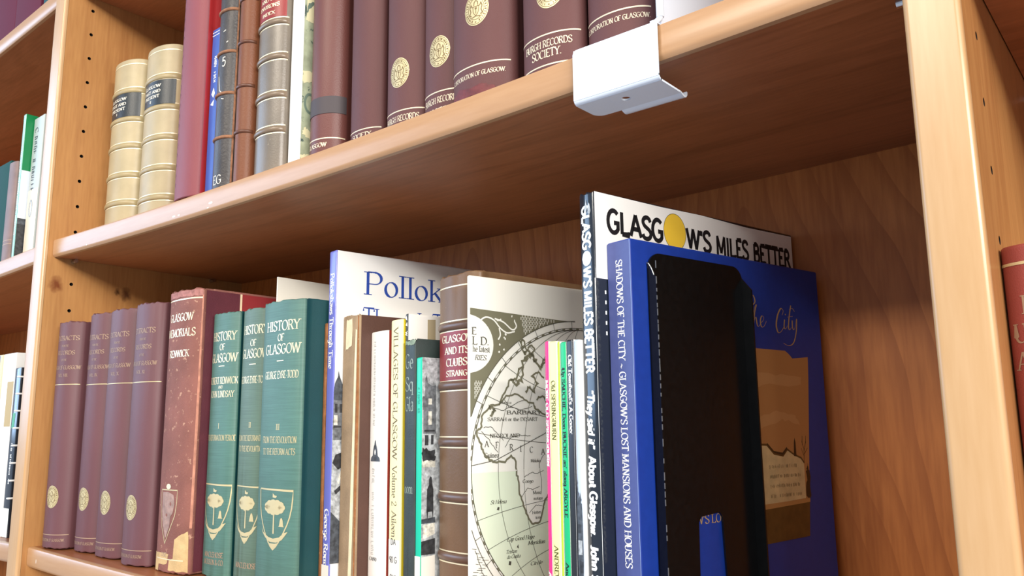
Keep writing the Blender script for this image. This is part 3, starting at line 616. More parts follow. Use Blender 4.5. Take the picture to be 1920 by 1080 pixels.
OFFW = mat('off_white_jacket', '#f3efe7', .5, .4)
GREYI = mat('grey_ink', '#b9b5ae', .6)
CRIM = mat('brick_red_cover', '#8e2f26', .5, .4)
B = Book('white_book', 'white-spined book with faint lettering, small spire drawing and red cover', 'book', None, .4657, .0823, 9.5, .0240, .2040, .14, .0015, OFFW, side_mat=CRIM, side_at=.001)
sp = [(-.0015, .1215), (-.0008, .1150), (.0012, .1120), (.0020, .1060), (.0050, .1040), (.0055, .1015), (-.0085, .1015), (-.0080, .1040), (-.0050, .1060), (-.0042, .1120), (-.0022, .1150)]
B.put('spine_lettering', [(GREYI, down(blurred_words(.068, .0036, 51, .12), -.0062, .1960)), (GREYI, down(blurred_words(.066, .0042, 52, .12), -.0062, .0960)), (gd, lines([('CA890', .0265, .0026, .0110)], s0=-.003, wt=.14, thin=.08, serif=False))])
B.put('spire_drawing', [(gs, [sp]), (OFFW, [disc(-.0015, .1085, .0012, .0022, 10)])], off=.0003)

CREAMJ = mat('pale_yellow_jacket', '#f4ecb9', .45, .4)
YEL = mat('mustard_cover', '#d3bf2a', .4, .45)
B = Book('yellow_book', 'pale yellow book with large brown spine title and white shelfmark label', 'book', None, .4922, .0799, 9.5, .0152, .2112, .14, .001, CREAMJ, side_mat=YEL, side_at=.0006)
B.put('spine_lettering', [(mat('brown_ink', '#6b5b40', .6), down(text_quads('VILLAGES OF GLASGOW', .0062, 0, 0, 'l', width=.1020, wt=.12, thin=.04), -.0030, .2052) + down(text_quads('Volume 2', .0062, 0, 0, 'l', width=.0300, wt=.12, thin=.04), -.0030, .0985) + down(text_quads('Aileen Sm', .0062, 0, 0, 'l', width=.0320, wt=.12, thin=.04), -.0030, .0650))])
B.put('shelfmark_label', [(CARDW, [[(-.0075, .0005), (.0075, .0005), (.0075, .0440), (-.0075, .0440)]])], off=.00025)
B.put('shelfmark_lettering', [(gd, lines([('DA', .0405, .0042, None), ('90 G', .0275, .0042, None)], s0=.0, wt=.12, thin=.09, serif=False, uni=True) + lines([('SMI', .0145, .0042, None)], wt=.12, thin=.09, serif=False, uni=True))], off=.0004)

B = Book('jacketed_book', 'thin black-and-white jacketed book peeping above the dark green book', 'book', None, .5084, .0793, 9.5, .0036, .2150, .13, 0, gd, side_mat=OFFW, side_at=.0008)
B.put('jacket_pattern', [(WT, down(text_quads('W', .0030, 0, 0, 'l', wt=.2, thin=.1), -.0015, .2010) + [[(-.0012, .206), (.0008, .2085), (.0014, .2050)], [(-.0015, .211), (.0002, .2135), (.0010, .2095)]])])
B.put('beige_panel', [(mat('beige_print', '#b5a585', .6), [[(.0185, .150), (.0262, .150), (.0262, .2120), (.0185, .2115)]])], surf='side')

DKG = mat('dark_green_cloth', '#36413f', .5, .5, var=.2, vscale=60, bump=.3, bscale=1500, wear='#7f9184', wscale=150, wamt=.68)
SILV = mat('silvery_lettering', '#9aa79a', .45, .5)
B = Book('dark_green_book', 'worn dark green book with silvery capital letters behind the turquoise spine', 'book', None, .5124, .0765, 9.5, .0134, .1935, .15, .001, DKG, wear=.0018)
B.put('spine_lettering', [(SILV, [[(y, z) for y, z in q] for q in text_quads('Ge', .0110, -.0060, .1715, 'l', width=.0105, wt=.10, thin=.04) + text_quads('Sq', .0105, -.0060, .1545, 'l', width=.0110, wt=.10, thin=.04) + text_quads('Gla', .0105, -.0060, .1395, 'l', width=.0112, wt=.10, thin=.04)] + text_quads('oom', .0070, -.0058, .0790, 'l', width=.0110, wt=.10, thin=.04))])
B.put('frayed_head', [(mat('frayed_green', '#8a9b88', .8, .3, var=.3, vscale=300), [ragged([(-.0064, .1895), (.0064, .1895), (.0064, .1928), (-.0064, .1928)], .0006, 8, 5)])], off=.0003)

TURQ = mat('turquoise_gloss', '#12c7a0', .35, .5)
B = Book('turquoise_booklet', 'thin turquoise-spined booklet with a monochrome street photo cover', 'booklet', None, .5262, .0745, 9.5, .0072, .1792, .14, 0, TURQ, side_mat=gp, side_at=.0008)
B.put('shelfmark_label', [(CARDW, [[(-.0035, .0006), (.0035, .0006), (.0035, .0350), (-.0035, .0350)]])], off=.00025)
B.put('spine_lettering', [(mat('dark_teal_ink', '#0a7f6b', .5), down(blurred_words(.022, .0030, 21), -.0014, .1580))])
B.put('cover_photo', [(gp, [[(.0003, .036), (.13, .036), (.13, .1785), (.0003, .1785)]]), (gm, [[(.001, .150), (.003, .150), (.003, .163), (.0045, .166), (.0055, .160), (.0095, .158), (.013, .1585), (.013, .140), (.001, .140)], [(.0015, .1225), (.013, .1225), (.013, .140), (.0015, .140)]]), (gc, [[(.006, .1290), (.0092, .1290), (.0092, .1390), (.006, .1390)], [(.006, .1440), (.0092, .1440), (.0092, .1485), (.006, .1485)], [(.0005, .098), (.0125, .098), (.0125, .103), (.0005, .103)], [(.002, .047), (.0122, .050), (.0122, .058), (.002, .057)]]), (gd, [[(.0025, .1240), (.0120, .1240), (.0120, .1252), (.0025, .1252)], [(.0030, .1140), (.0062, .1140), (.0062, .1215), (.0030, .1215)], [(.0085, .1145), (.0108, .1145), (.0108, .1215), (.0085, .1215)], ragged([(.0003, .103), (.0125, .103), (.0125, .110), (.0003, .112)], .001, 6, 2), [(.0048, .066), (.0056, .060), (.0062, .066), (.0098, .066), (.0105, .060), (.0110, .066), (.0108, .082), (.0098, .0860), (.0094, .0905), (.0080, .0915), (.0068, .0890), (.0070, .0855), (.0052, .082)], [(.0003, .036), (.0125, .036), (.0125, .0470), (.0003, .0455)]]), (gs, [[(.0003, .058), (.0125, .058), (.0125, .0620), (.0003, .0610)]]), (CARDW, [[(.0003, .0008), (.0125, .0008), (.0125, .0352), (.0003, .0345)]])], surf='side', off=.0002)

# leather book with raised bands and a red title label
CALF = mat('brown_polished_calf', '#76593f', .40, .35, var=.16, vscale=40, vstretch=(1, 1, .4), bump=.2, bscale=700, wear='#a08770', wscale=110, wamt=.70)
CALFD = mat('brown_calf_band', '#6b5040', .32, .5, var=.12, vscale=60)
REDL = mat('red_morocco_label', '#8d2523', .38, .5, var=.10, vscale=60, bump=.15, bscale=900)
B = Book('leather_book', 'brown calf book with gilt raised bands and a red title label', 'book', None, .5378, .0900, 9.5, .0500, .2395, .135, .008, CALF, groove=.001, wear=.0012)
B.bands([.2004, .1567, .1159, .0770, .0360], CALFD, .0056, .0018, GOLDB, .0009)
o = B.put('title_label', [(REDL, [[(-.0262, .1605), (.0262, .1605), (.0262, .1963), (-.0262, .1963)]])], off=.0002)
B.put('title_lettering', [(GOLDB, lines([('GLASGOW', .1884, .0052, .0370), ('AND ITS', .1797, .0050, .0280), ('CLUBS', .1709, .0054, .0240), ('STRANG', .1633, .0042, .0240)], s0=.0035, wt=.20, thin=.08))], off=.0004, parent=o)
B.put('gilt_line', [(GOLDB, B.rules([.2300], GOLD, .0010))])

# folio with an old hemisphere map printed on its cover
MAPW = mat('map_paper', '#f4f2e6', .5, .4)
OLIVE = mat('map_olive_ink', '#77745c', .6)
PALEG = mat('map_pale_green', '#e2edd2', .55, .4)
MAPK = mat('map_dark_ink', '#4c4a3e', .6)
B = Book('map_folio', 'white folio with an old engraved map of Africa on its cover', 'book', None, .5895, .0625, 11.4, .003, .2325, .17, 0, MAPW)
CX, CZ, RO = .105, .096, .1105
cut = lambda P: [(max(.0004, y), z) for y, z in P]
ro = lambda r, a: (CX+r*math.cos(math.radians(a)), CZ+r*math.sin(math.radians(a)))
field = [(.0004, .2092), (.075, .2066), (.1005, .2060)] + [ro(RO, a) for a in range(92, 166, 4) if ro(RO, a)[0] > .0004] + [(.0004, .1330)]
def inside(y, z): return math.hypot(y-CX, z-CZ) > RO+.0015 and z < .2088-.035*y and y > .001 and math.hypot(y+.002, z-.184) > .0245
cart = [(-.002+.0228*math.cos(a), .184+.0205*math.sin(a)) for a in [2*math.pi*k/40 for k in range(40)]]
rr = random.Random(11); dash, blob = [], []
for i in range(60):
    for j in range(14):
        y = .022+i*.00135; z = .205-j*.0030+(.0013 if i % 2 else 0)
        if inside(y, z) and math.hypot(y+.002, z-.184) > .052: dash.append([(y, z-.0011), (y+.0006, z-.0011), (y+.0006, z+.0011), (y, z+.0011)])
for i in range(15):
    for j in range(8):
        y = .004+i*.0011; z = .165-j*.0030+(.0013 if i % 2 else 0)
        if inside(y, z) and z < .158: dash.append([(y, z-.0011), (y+.0005, z-.0011), (y+.0005, z+.0011), (y, z+.0011)])
for k in range(46):
    a = rr.uniform(-1.3, 1.2); r = rr.uniform(.0275, .048); y = -.002+r*math.cos(a); z = .184+r*math.sin(a)*.9
    if inside(y, z): blob.append([(y+rr.uniform(.0004, .0013)*math.cos(t), z+rr.uniform(.0004, .0012)*math.sin(t)) for t in [2*math.pi*q/6 for q in range(6)]])
south = [(.0004, CZ-.0006)]+[ro(RO-.0065, a) for a in range(184, 262, 4) if ro(RO-.0065, a)[0] > .0004]+[(.088, .001), (.088, CZ-.0006)]
south2 = [(.0401, .0957), (.0419, .0897), (.0432, .0794), (.047, .0711), (.0489, .0658), (.0537, .0577), (.0612, .0586), (.0644, .0665), (.0671, .0738), (.075, .085), (.078, .0957)]
base = B.put('map_ground', [(OLIVE, [cut(field)]), (PALEG, [south])], surf='side', off=.00012)
B.put('map_land_and_cartouche', [(MAPW, [south2, cut(cart)]+dash+blob)], surf='side', off=.0002, parent=base)
lw = .00035; thin_l, thick_l, dots = [], [], []
clip = lambda P: [p for p in P if p[0] > .0006 and p[1] > .001]
def add(P, w, L):
    seg = []
    for p in P:
        if p[0] > .0006 and p[1] > .001 and p[0] < .168 and p[1] < .2065: seg.append(p)
        else:
            if len(seg) > 1: L.extend(line(seg, w))
            seg = []
    if len(seg) > 1: L.extend(line(seg, w))
for r, w in ((RO, .0005), (RO-.0052, .0004), (RO-.0066, .0006)): add([ro(r, a) for a in range(80, 270, 2)], w, thin_l)
for a in range(84, 268, 2): 
    if (a//2) % 2: add([ro(RO-.0059, a), ro(RO-.0059, a+1.6)], .0009, thick_l)
for a in range(84, 268, 10): add([ro(RO-.0066, a), ro(RO, a)], .0004, thin_l)
for k in (20, 40, 60, 80):       # meridians
    rx = (RO-.0066)*(1-k/90); add([(CX-rx*math.cos(math.radians(t)), CZ+(RO-.0066)*math.sin(math.radians(t))) for t in range(-88, 89, 4)], lw, thin_l)
for k in (-60, -45, -30, -18, 15, 30, 45, 60):   # parallels curve toward the poles at the rim
    zc = CZ+(RO-.0066)*k/90; ze = CZ+(RO-.0066)*math.sin(math.radians(k)); xe = (RO-.0066)*math.cos(math.radians(k))
    add([(CX+xe*t, zc+(ze-zc)*t*t) for t in [q/16-1 for q in range(33)]], lw, thin_l)
add([(.0006, CZ), (.11, CZ)], .0011, thick_l)
for y in range(60):
    if y % 2: dots.append([(.002+y*.0018, CZ-.0003), (.0032+y*.0018, CZ-.0003), (.0032+y*.0018, CZ+.0003), (.002+y*.0018, CZ+.0003)])
add([(.0008, .1005), (.022, .1035), (.066, .1205), (.1, .135)], .0005, thin_l)
coast = [(.0472,.1688),(.0432,.1671),(.0416,.1601),(.0361,.1604),(.0326,.1531),(.0252,.1424),(.0186,.1413),(.0096,.1342),(.0101,.1266),(.005,.1223),(.0095,.1143),(.0113,.1092),(.0154,.1051),(.021,.102),(.03,.1024),(.0363,.1059),(.0401,.1017),(.0401,.0957),(.0419,.0897),(.0432,.0794),(.047,.0711),(.0489,.0658),(.0537,.0577),(.0612,.0586),(.0644,.0665),(.0671,.0738),(.074,.084)]
rr = random.Random(5)
def wob(P, amp=.0006):
    o = []
    for a, b in zip(P, P[1:]):
        for k in range(4): t = k/4; o.append((a[0]+(b[0]-a[0])*t+rr.uniform(-amp, amp), a[1]+(b[1]-a[1])*t+rr.uniform(-amp, amp)))
    return o+[P[-1]]
add(wob(coast), .0014, thick_l)
add(wob([(.0252,.1424),(.032,.1478),(.0429,.1498),(.0483,.1457),(.0569,.1427),(.0594,.1392),(.0681,.135),(.09,.136)]), .0012, thick_l)
add(wob([(.0361,.1604),(.0415,.1563),(.0461,.1595),(.0472,.1688),(.0473,.1735),(.053,.1768),(.0576,.1782),(.0596,.174),(.0642,.1694),(.0696,.1767),(.08,.172)], .0012), .0016, thick_l)
for P in ([(.049,.151),(.053,.155),(.058,.152),(.061,.158),(.057,.163),(.063,.166),(.068,.162)], [(.060,.146),(.066,.149),(.071,.144),(.078,.150)], [(.052,.182),(.055,.186),(.059,.183),(.056,.179),(.052,.182)], [(.066,.170),(.070,.176),(.076,.182)], [(.045,.188),(.049,.180),(.052,.181),(.048,.190),(.045,.188)], [(.018,.134),(.021,.1375),(.020,.141),(.0165,.139)]): add(wob(P, .0010), .0013, thick_l)
for P in ([(.010,.1235),(.016,.118),(.019,.114),(.024,.109)], [(.012,.126),(.018,.127),(.024,.122),(.029,.117)], [(.030,.112),(.036,.119),(.044,.1205),(.054,.1200)], [(.048,.091),(.054,.094),(.060,.093),(.066,.095)], [(.045,.077),(.050,.083),(.055,.082),(.062,.084)], [(.052,.066),(.058,.071),(.064,.070)], [(.066,.106),(.062,.100),(.064,.088),(.063,.078)], [(.020,.1395),(.030,.138),(.040,.143),(.048,.145)], [(.028,.148),(.034,.141),(.044,.138),(.056,.141)], [(.004,.045),(.010,.030),(.016,.018)]): add(wob(P, .0005), .0004, thin_l)
scroll = []
for P in ([(.006,.1935),(.0075,.1975),(.0105,.1985),(.0125,.1955),(.0105,.1925),(.0085,.1945),(.0095,.1968)], [(.008,.2000),(.014,.2035),(.021,.2020),(.027,.1965),(.033,.1935),(.039,.1945)], [(.022,.2030),(.030,.2010),(.038,.1960),(.042,.1985),(.0405,.2020)], [(.026,.1965),(.027,.1915),(.025,.1880)]): scroll += line(_spl(*P), .0011)
ht = []
for k in range(44):
    y = .0008+rr.uniform(0, .012); z = .003+k*.0010
    if math.hypot(y-CX, z-CZ) > RO+.001: ht += line([(y, z), (y+rr.uniform(.002, .006), z-.0006)], .0003)
B.put('map_lines', [(MAPK, thin_l+ht), (OLIVE, thick_l)], surf='side', off=.00028, parent=base)
B.put('map_highlights', [(MAPW, dots+scroll)], surf='side', off=.00036, parent=base)
tt = []
def mt(t, y, z, sz, wd=None, sl=0, al='l', **k): tt.extend(text_quads(t, sz, y, z, al, width=wd, slant=sl, wt=k.get('wt', .15), thin=.06))
for t, y, z in (('A', .0125, .1128), ('F', .0220, .1118), ('R', .0345, .1100), ('I', .0440, .1088), ('C', .0530, .1078), ('A', .0640, .1062)): mt(t, y, z, .0042)
mt('Guinea', .0118, .1055, .0032, .0130); mt('NEGROLAND', .0170, .1190, .0026, .0270); mt('SARRAH or the DESART', .0150, .1305, .0024, .0460); mt('BARBARY', .0320, .1352, .0026, .0330); mt('Morocco', .0265, .1425, .0020, .0100)
mt('Congo', .0460, .0868, .0024, .0100); mt('Mokoko', .0540, .1010, .0022, .0090); mt('Mono', .0555, .0785, .0024, .0080); mt('motapa', .0560, .0745, .0022, .0085); mt('Hotten', .0545, .0648, .0022, .0085); mt('tots', .0575, .0612, .0020, .0050)
mt('St Helena', .0170, .0740, .0026, .0140, .25); mt('Cap Good Hope', .0310, .0480, .0028, .0250, .25); mt('Tristan', .0300, .0400, .0024, .0100, .25); mt('da Cunha', .0310, .0365, .0024, .0120, .25); mt('Meridian', .050, .0440, .0026, .016, .25); mt('Circle', .052, .030, .0024, .011, .25)
mt('E', .0016, .1905, .0050, .0042); mt('L D.', .0020, .1835, .0056, .0150); mt('he latest', .0024, .1785, .0040, .0150); mt('RIES.', .0042, .1728, .0034, .0110, .2)
tt += [[(.0225, .0700), (.0245, .0695), (.0250, .0715), (.0235, .0720)], [(.0325, .0325), (.0345, .032), (.035, .0345), (.033, .035)], [(.0400, .0435), (.0418, .0425), (.0412, .0455)]]
B.put('map_lettering', [(MAPK, tt)], surf='side', off=.00034, parent=base)

# thin pamphlets beside the tall black-spined book
def pamphlet(name, label, x, y, w, h, cm, yaw=11): return Book(name, label, 'pamphlet', None, x, y, yaw, w, h, .15, 0, cm, side_mat=WHITEP, side_at=.0006)
PINK = mat('hot_pink_gloss', '#f0337f', .4, .45); PALEY = mat('primrose_gloss', '#f6f0a8', .4, .45); LIME = mat('lime_gloss', '#b9d332', .4, .45); EMER = mat('emerald_gloss', '#18b878', .35, .5); INKB = mat('black_gloss', '#26282c', .32, .5); SKYP = mat('pale_sky_print', '#c7d6ea', .4, .45); BLK = mat('black_ink', '#15151a', .5)
B = pamphlet('pink_pamphlet', 'thin hot pink pamphlet, leftmost of the bright slim spines', .6684, .0483, .0031, .1778, PINK)
B.put('spine_lettering', [(WT, down(text_quads('MORE OLD SPRINGBURN', .0022, 0, 0, 'l', width=.0520, wt=.26, thin=.12), -.0011, .1535) + down(text_quads('ANDREW', .0022, 0, 0, 'l', width=.020, wt=.26, thin=.12), -.0011, .0400))])
B = pamphlet('primrose_pamphlet', 'pale primrose pamphlet between the pink and lime green spines', .6717, .048, .0068, .1772, PALEY)
B.put('spine_lettering', [(mat('olive_ink', '#5a5a1c', .6), down(text_quads('Old SPRINGBURN', .0034, 0, 0, 'l', width=.0360, wt=.17, thin=.07), -.0014, .1530) + down(text_quads('ANDREW', .0034, 0, 0, 'l', width=.0210, wt=.17, thin=.07), -.0014, .0555))])
B = pamphlet('lime_pamphlet', 'very thin lime green pamphlet pressed against the emerald spine', .6788, .0475, .0018, .1768, LIME)
B = pamphlet('emerald_pamphlet', 'emerald green pamphlet with small black spine title', .6811, .047, .0049, .1760, EMER)
B.put('spine_lettering', [(BLK, down(text_quads("Up SAUCHIE, Doon BUCKIE an' alang ARGYLE", .0026, 0, 0, 'l', width=.0880, wt=.19, thin=.09), -.0011, .1600) + down(text_quads('Andrew', .0026, 0, 0, 'l', width=.016, wt=.19, thin=.09), -.0011, .0465))])
B = pamphlet('black_pamphlet', 'slim black pamphlet with small white spine title', .6863, .0462, .0061, .1768, INKB)
B.put('spine_lettering', [(WT, down(text_quads("Old Townhead's A Goner", .0029, 0, 0, 'l', width=.0470, wt=.24, thin=.11), -.0012, .1675) + [[(.0024, .0006), (.00255, .0006), (.00255, .1765), (.0024, .1765)]])])
B = pamphlet('photo_pamphlet', 'slim pamphlet with pale sky and grey street photo on its spine', .6928, .045, .0043, .1762, SKYP)
B.put('spine_photo', [(gs, [ragged([(-.0020, .0006), (.0020, .0006), (.0020, .078), (.0004, .088), (-.0006, .084), (-.0020, .098)], .0005, 8, 3)]), (gp, [[(-.0018, .052), (.0014, .052), (.0014, .060), (-.0018, .060)], [(-.0016, .028), (.001, .028), (.001, .035), (-.0016, .035)]]), (gd, [[(-.002, .0006), (.002, .0006), (.002, .016), (-.002, .020)], [(-.001, .042), (.002, .042), (.002, .048), (-.001, .049)], [(-.0018, .064), (.0004, .064), (.0004, .069), (-.0018, .069)]])])

# tall black-spined paperback with a white top to its cover
GLOSSB = mat('glossy_black_laminate', '#1b222c', .16, .5, coat=.5)
B = Book('black_spined_book', 'tall black-spined book whose white cover top carries bold black capitals', 'book', None, .6980, .048, 12.6, .0123, .2660, .2055, .001, GLOSSB, wear=.0012)
BIG = dict(wt=.235, thin=.2, serif=False, uni=True)
B.put('cover_panel', [(WHITEP, [[(.0005, .2120), (.2050, .2120), (.2050, .2645), (.15, .2640), (.10, .2655), (.06, .2650), (.0005, .2656)]])], surf='side', off=.00012)
CT = dict(wt=.21, thin=.18, serif=False, uni=True)
def cov(t, y0, y1, z, h): return text_quads(t, h, y0, z, 'l', width=y1-y0, **CT)
tl = cov('GLASG', .0105, .0615, .2418, .0140)+cov("W'S", .0840, .1095, .2408, .0136)+cov('MILES', .1150, .1510, .2402, .0132)+cov('BETTER', .1565, .2020, .2398, .0130)
B.put('title_lettering', [(BLK, tl)], surf='side', off=.0002)
B.put('round_letter', [(mat('yellow_print', '#ecc53f', .45), [disc(.0727, .2500, .0108, .0122, 40)]), (BLK, ringq(.0727, .2500, .0110, .0124, .0003, 40))], surf='side', off=.00024)
sw = down(text_quads('GLASG', .0066, 0, 0, 'l', width=.0275, **BIG), -.0034, .2575)+down(text_quads("W'S MILES BETTER", .0066, 0, 0, 'l', width=.0640, **BIG), -.0034, .2195)
sw += down(text_quads('\u201cThey said it\u201d', .0056, 0, 0, 'l', width=.0340, slant=.14, **BIG), -.0030, .1460)+down(text_quads('About Glasgow.', .0060, 0, 0, 'l', width=.0455, **BIG), -.0030, .1075)+down(text_quads('John Struthers', .0060, 0, 0, 'l', width=.0440, **BIG), -.0030, .0575)
B.put('spine_lettering', [(WT, sw), (WT, [disc(-.0002, .2247, .0040, .0046, 28)])])
B.put('spine_edge_line', [(WT, [[(.00575, .0006), (.00595, .0006), (.00595, .2120), (.00575, .2120)]])])
B.put('worn_corner', [(mat('scuffed_laminate', '#b9bfc4', .5, .5, var=.4, vscale=500), [ragged([(-.0010, .2545), (.0008, .2540), (.0012, .2600), (.0002, .2620)], .0006, 4, 3), ragged([(.0018, .2520), (.0042, .2510), (.0038, .2560), (.0028, .2590)], .0006, 4, 6)])], off=.0003)
B.put('cover_marks', [(WT, [[(.0070, .205-.0062*k), (.0082, .205-.0062*k), (.0082, .2028-.0062*k), (.0070, .2028-.0062*k)] for k in range(5)])], surf='side', off=.0002)

# thick blue paperback held by the black bookend
BLUEC = mat('royal_blue_matt_cover', '#163894', .42, .5, var=.06, vscale=200, vstretch=(1, 1, 1))
BLUES = mat('dusty_blue_spine', '#4c568f', .48, .5, var=.06, vscale=200)
B = Book('blue_book', 'thick dusty blue paperback held upright by the black bookend', 'book', None, .7124, .0547, 12.8, .0191, .2336, .1930, 0, BLUEC)
B.put('spine_panel', [(BLUES, [[(-.0092, .0008), (.0094, .0008), (.0094, .2328), (-.0092, .2328)]])], off=.0001)
B.put('spine_lettering', [(WT, down(text_quads("SHADOWS OF THE CITY ~ GLASGOW'S LOST MANSIONS AND HOUSES", .0052, 0, 0, 'l', width=.1765, wt=.17, thin=.075), -.0022, .2220))], off=.0002)
B.put('spine_edge', [(mat('pale_blue_crease', '#9fb4e0', .4), [[(.0093, .0008), (.0096, .0008), (.0096, .2330), (.0093, .2330)]])], off=.00022)
OCHRE = mat('ochre_print', '#b98a52', .5); TAN1 = mat('sky_print_tan', '#b98550', .5); TAN2 = mat('cloud_print', '#c4935f', .5); PARCH = mat('parchment_print', '#d3bd8b', .55, var=.15, vscale=120); SEP = mat('sepia_print_dark', '#3c2a16', .5); SEP2 = mat('sepia_print_mid', '#64481f', .55, var=.2, vscale=150); GILTP = mat('gilt_print', '#b8986a', .45)
ruin_top = [(.1615, .0980), (.1580, .1015), (.1500, .1040), (.1430, .1075), (.1380, .1035), (.128, .1050), (.1205, .1110), (.088, .112)]
ph = B.put('cover_photo', [(TAN1, [[(.085, .0480), (.1625, .0500), (.1735, .1540), (.1748, .1705), (.1560, .1688), (.1525, .1715), (.1480, .1738), (.085, .1742)]]), (TAN2, [ragged([(.090, .143), (.12, .150), (.165, .1505), (.164, .1555), (.12, .158), (.090, .152)], .001, 6, 2), ragged([(.10, .118), (.14, .127), (.160, .124), (.155, .130), (.13, .133), (.10, .124)], .001, 6, 7)])], surf='side', off=.00014)
B.put('photo_ruin', [(PARCH, [ragged([(.088, .0725), (.1605, .0745), (.1615, .0980), (.1580, .1015), (.1500, .1040), (.1430, .1075), (.1380, .1035), (.128, .1050), (.1205, .1110), (.088, .112)], .0004, 3, 4)]), (OCHRE, [[(.086, .067), (.1655, .0720), (.1655, .0745), (.086, .0727)]]), (SEP2, [[(.085, .0480), (.1625, .0500), (.1650, .0720), (.085, .0690)]]), (SEP, [[(.1500, .1030), (.1530, .1025), (.1528, .1120), (.1519, .1150), (.1510, .1120)], [(.1208, .1112), (.128, .1055), (.138, .1040), (.1430, .1080), (.1425, .1092), (.1375, .1055), (.128, .1068), (.1212, .1122)], ragged([(.1622, .0750), (.1672, .0760), (.1680, .0900), (.1650, .0980), (.1630, .0900)], .0012, 5, 8)])], surf='side', off=.0002, parent=ph)
br = line(ruin_top, .0012)
for P in ([(.1615, .098), (.1622, .107), (.1600, .113)], [(.1622, .106), (.1650, .113)], [(.1620, .102), (.1590, .108)], [(.1625, .104), (.1665, .108)], [(.1648, .111), (.1652, .116)], [(.1606, .110), (.1612, .116)]): br += line(P, .0004)
for k, t in enumerate(('Joanna the', 'from Natural his', 'of the old Mansion', 'times behind')): br += blurred_words(.034, .0024, 60+k, .11, .122, .0955-.0062*k)
B.put('photo_lettering', [(SEP2, br)], surf='side', off=.00026, parent=ph)
B.put('cover_lettering', [(GILTP, text_quads("GLASGOW'S LOST MANSIONS AND HOUSES", .0050, .0195, .0662, 'l', width=.1440, wt=.15, thin=.06))], surf='side')
sc = []
def stroke(P, w=.0010):
    pts = _spl(*P); n = len(pts)
    for i in range(n-1):
        (x0, z0), (x1, z1) = pts[i], pts[i+1]; l = math.hypot(x1-x0, z1-z0) or 1
        k = .35+.85*max(0, (z0-z1)/l); h = w*k/2; nx, nz = -(z1-z0)/l*h, (x1-x0)/l*h
        sc.append([(x0+nx, z0+nz), (x0-nx, z0-nz), (x1-nx, z1-nz), (x1+nx, z1+nz)])
stroke([(.1095, .2010), (.1085, .1920), (.1100, .1885), (.1118, .1900)]); stroke([(.1060, .1955), (.1130, .1968)]); stroke([(.1132, .1885), (.1160, .2000), (.1190, .2035), (.1165, .1980), (.1145, .1890)]); stroke([(.1150, .1910), (.1175, .1950), (.1185, .1900), (.1200, .1888), (.1218, .1905)])
stroke([(.1222, .1912), (.1252, .1930), (.1262, .1955), (.1240, .1960), (.1222, .1925), (.1232, .1888), (.1262, .1895), (.1290, .1930)])
stroke([(.1475, .1985), (.1490, .2015), (.1465, .2030), (.1425, .1985), (.1400, .1915), (.1412, .1865), (.1445, .1865), (.1490, .1905)], .0013)
stroke([(.1500, .1955), (.1490, .1905), (.1505, .1890), (.1530, .1915)]); stroke([(.1585, .2060), (.1560, .1990), (.1540, .1905), (.1555, .1888), (.1575, .1905)]); stroke([(.1535, .1975), (.1600, .1985)], .0008); stroke([(.1512, .1995), (.1516, .1988)])
stroke([(.1590, .1955), (.1588, .1905), (.1610, .1895), (.1640, .1965)]); stroke([(.1645, .1970), (.1630, .1880), (.1590, .1800), (.1530, .1775), (.1470, .1790)]); stroke([(.1560, .2030), (.1600, .2040), (.1625, .2020)], .0006)
stroke([(.1130, .2075), (.1160, .2095), (.1175, .2050), (.1120, .2015)])
B.put('script_lettering', [(GILTP, sc)], surf='side')
BLUEB = B

# ------------------------------------------------------------------ black steel bookend
ENAMEL = mat('black_enamelled_steel', '#0c0d0e', .24, .5, var=.3, vscale=300, bump=.04, bscale=700)
WORN = mat('bare_steel_wear', '#9aa0a2', .35, .5, .7)
th = math.radians(12.8); Nn = Vector((math.cos(th), -math.sin(th), 0)); Dn = Vector((math.sin(th), math.cos(th), 0))
org = Vector((.7124, .0547, 0))+Nn*(.0191+.0006)+Dn*.0135
zb = hshelf(.75, ZLO)+.0002
be = empty('bookend', (org.x, org.y, zb), -th)
tag(be, 'black enamelled steel bookend with arched slot beside the thick blue book', 'bookend')
Hb, Lb, T = .2262, .0895, .0012
def rounded(y0, y1, z1, r):      # outline of a plate with rounded upper corners
    P = [(y0, 0)]+[(y0+r-r*math.cos(a), z1-r+r*math.sin(a)) for a in [math.pi/2*k/8 for k in range(9)]]+[(y1-r+r*math.sin(a), z1-r+r*math.cos(a)) for a in [math.pi/2*k/8 for k in range(9)]]+[(y1, 0)]
    return P
pl = MB(); sy0, sy1, sz = .0325, .0600, .0745; sc_y = (sy0+sy1)/2; sr = (sy1-sy0)/2
arch = [(sy0, .0)]+[(sc_y-sr*math.cos(a), sz-sr*1.15+sr*1.15*math.sin(a)) for a in [math.pi*k/16 for k in range(17)]]+[(sy1, .0)]
outer = rounded(0, Lb, Hb, .010)
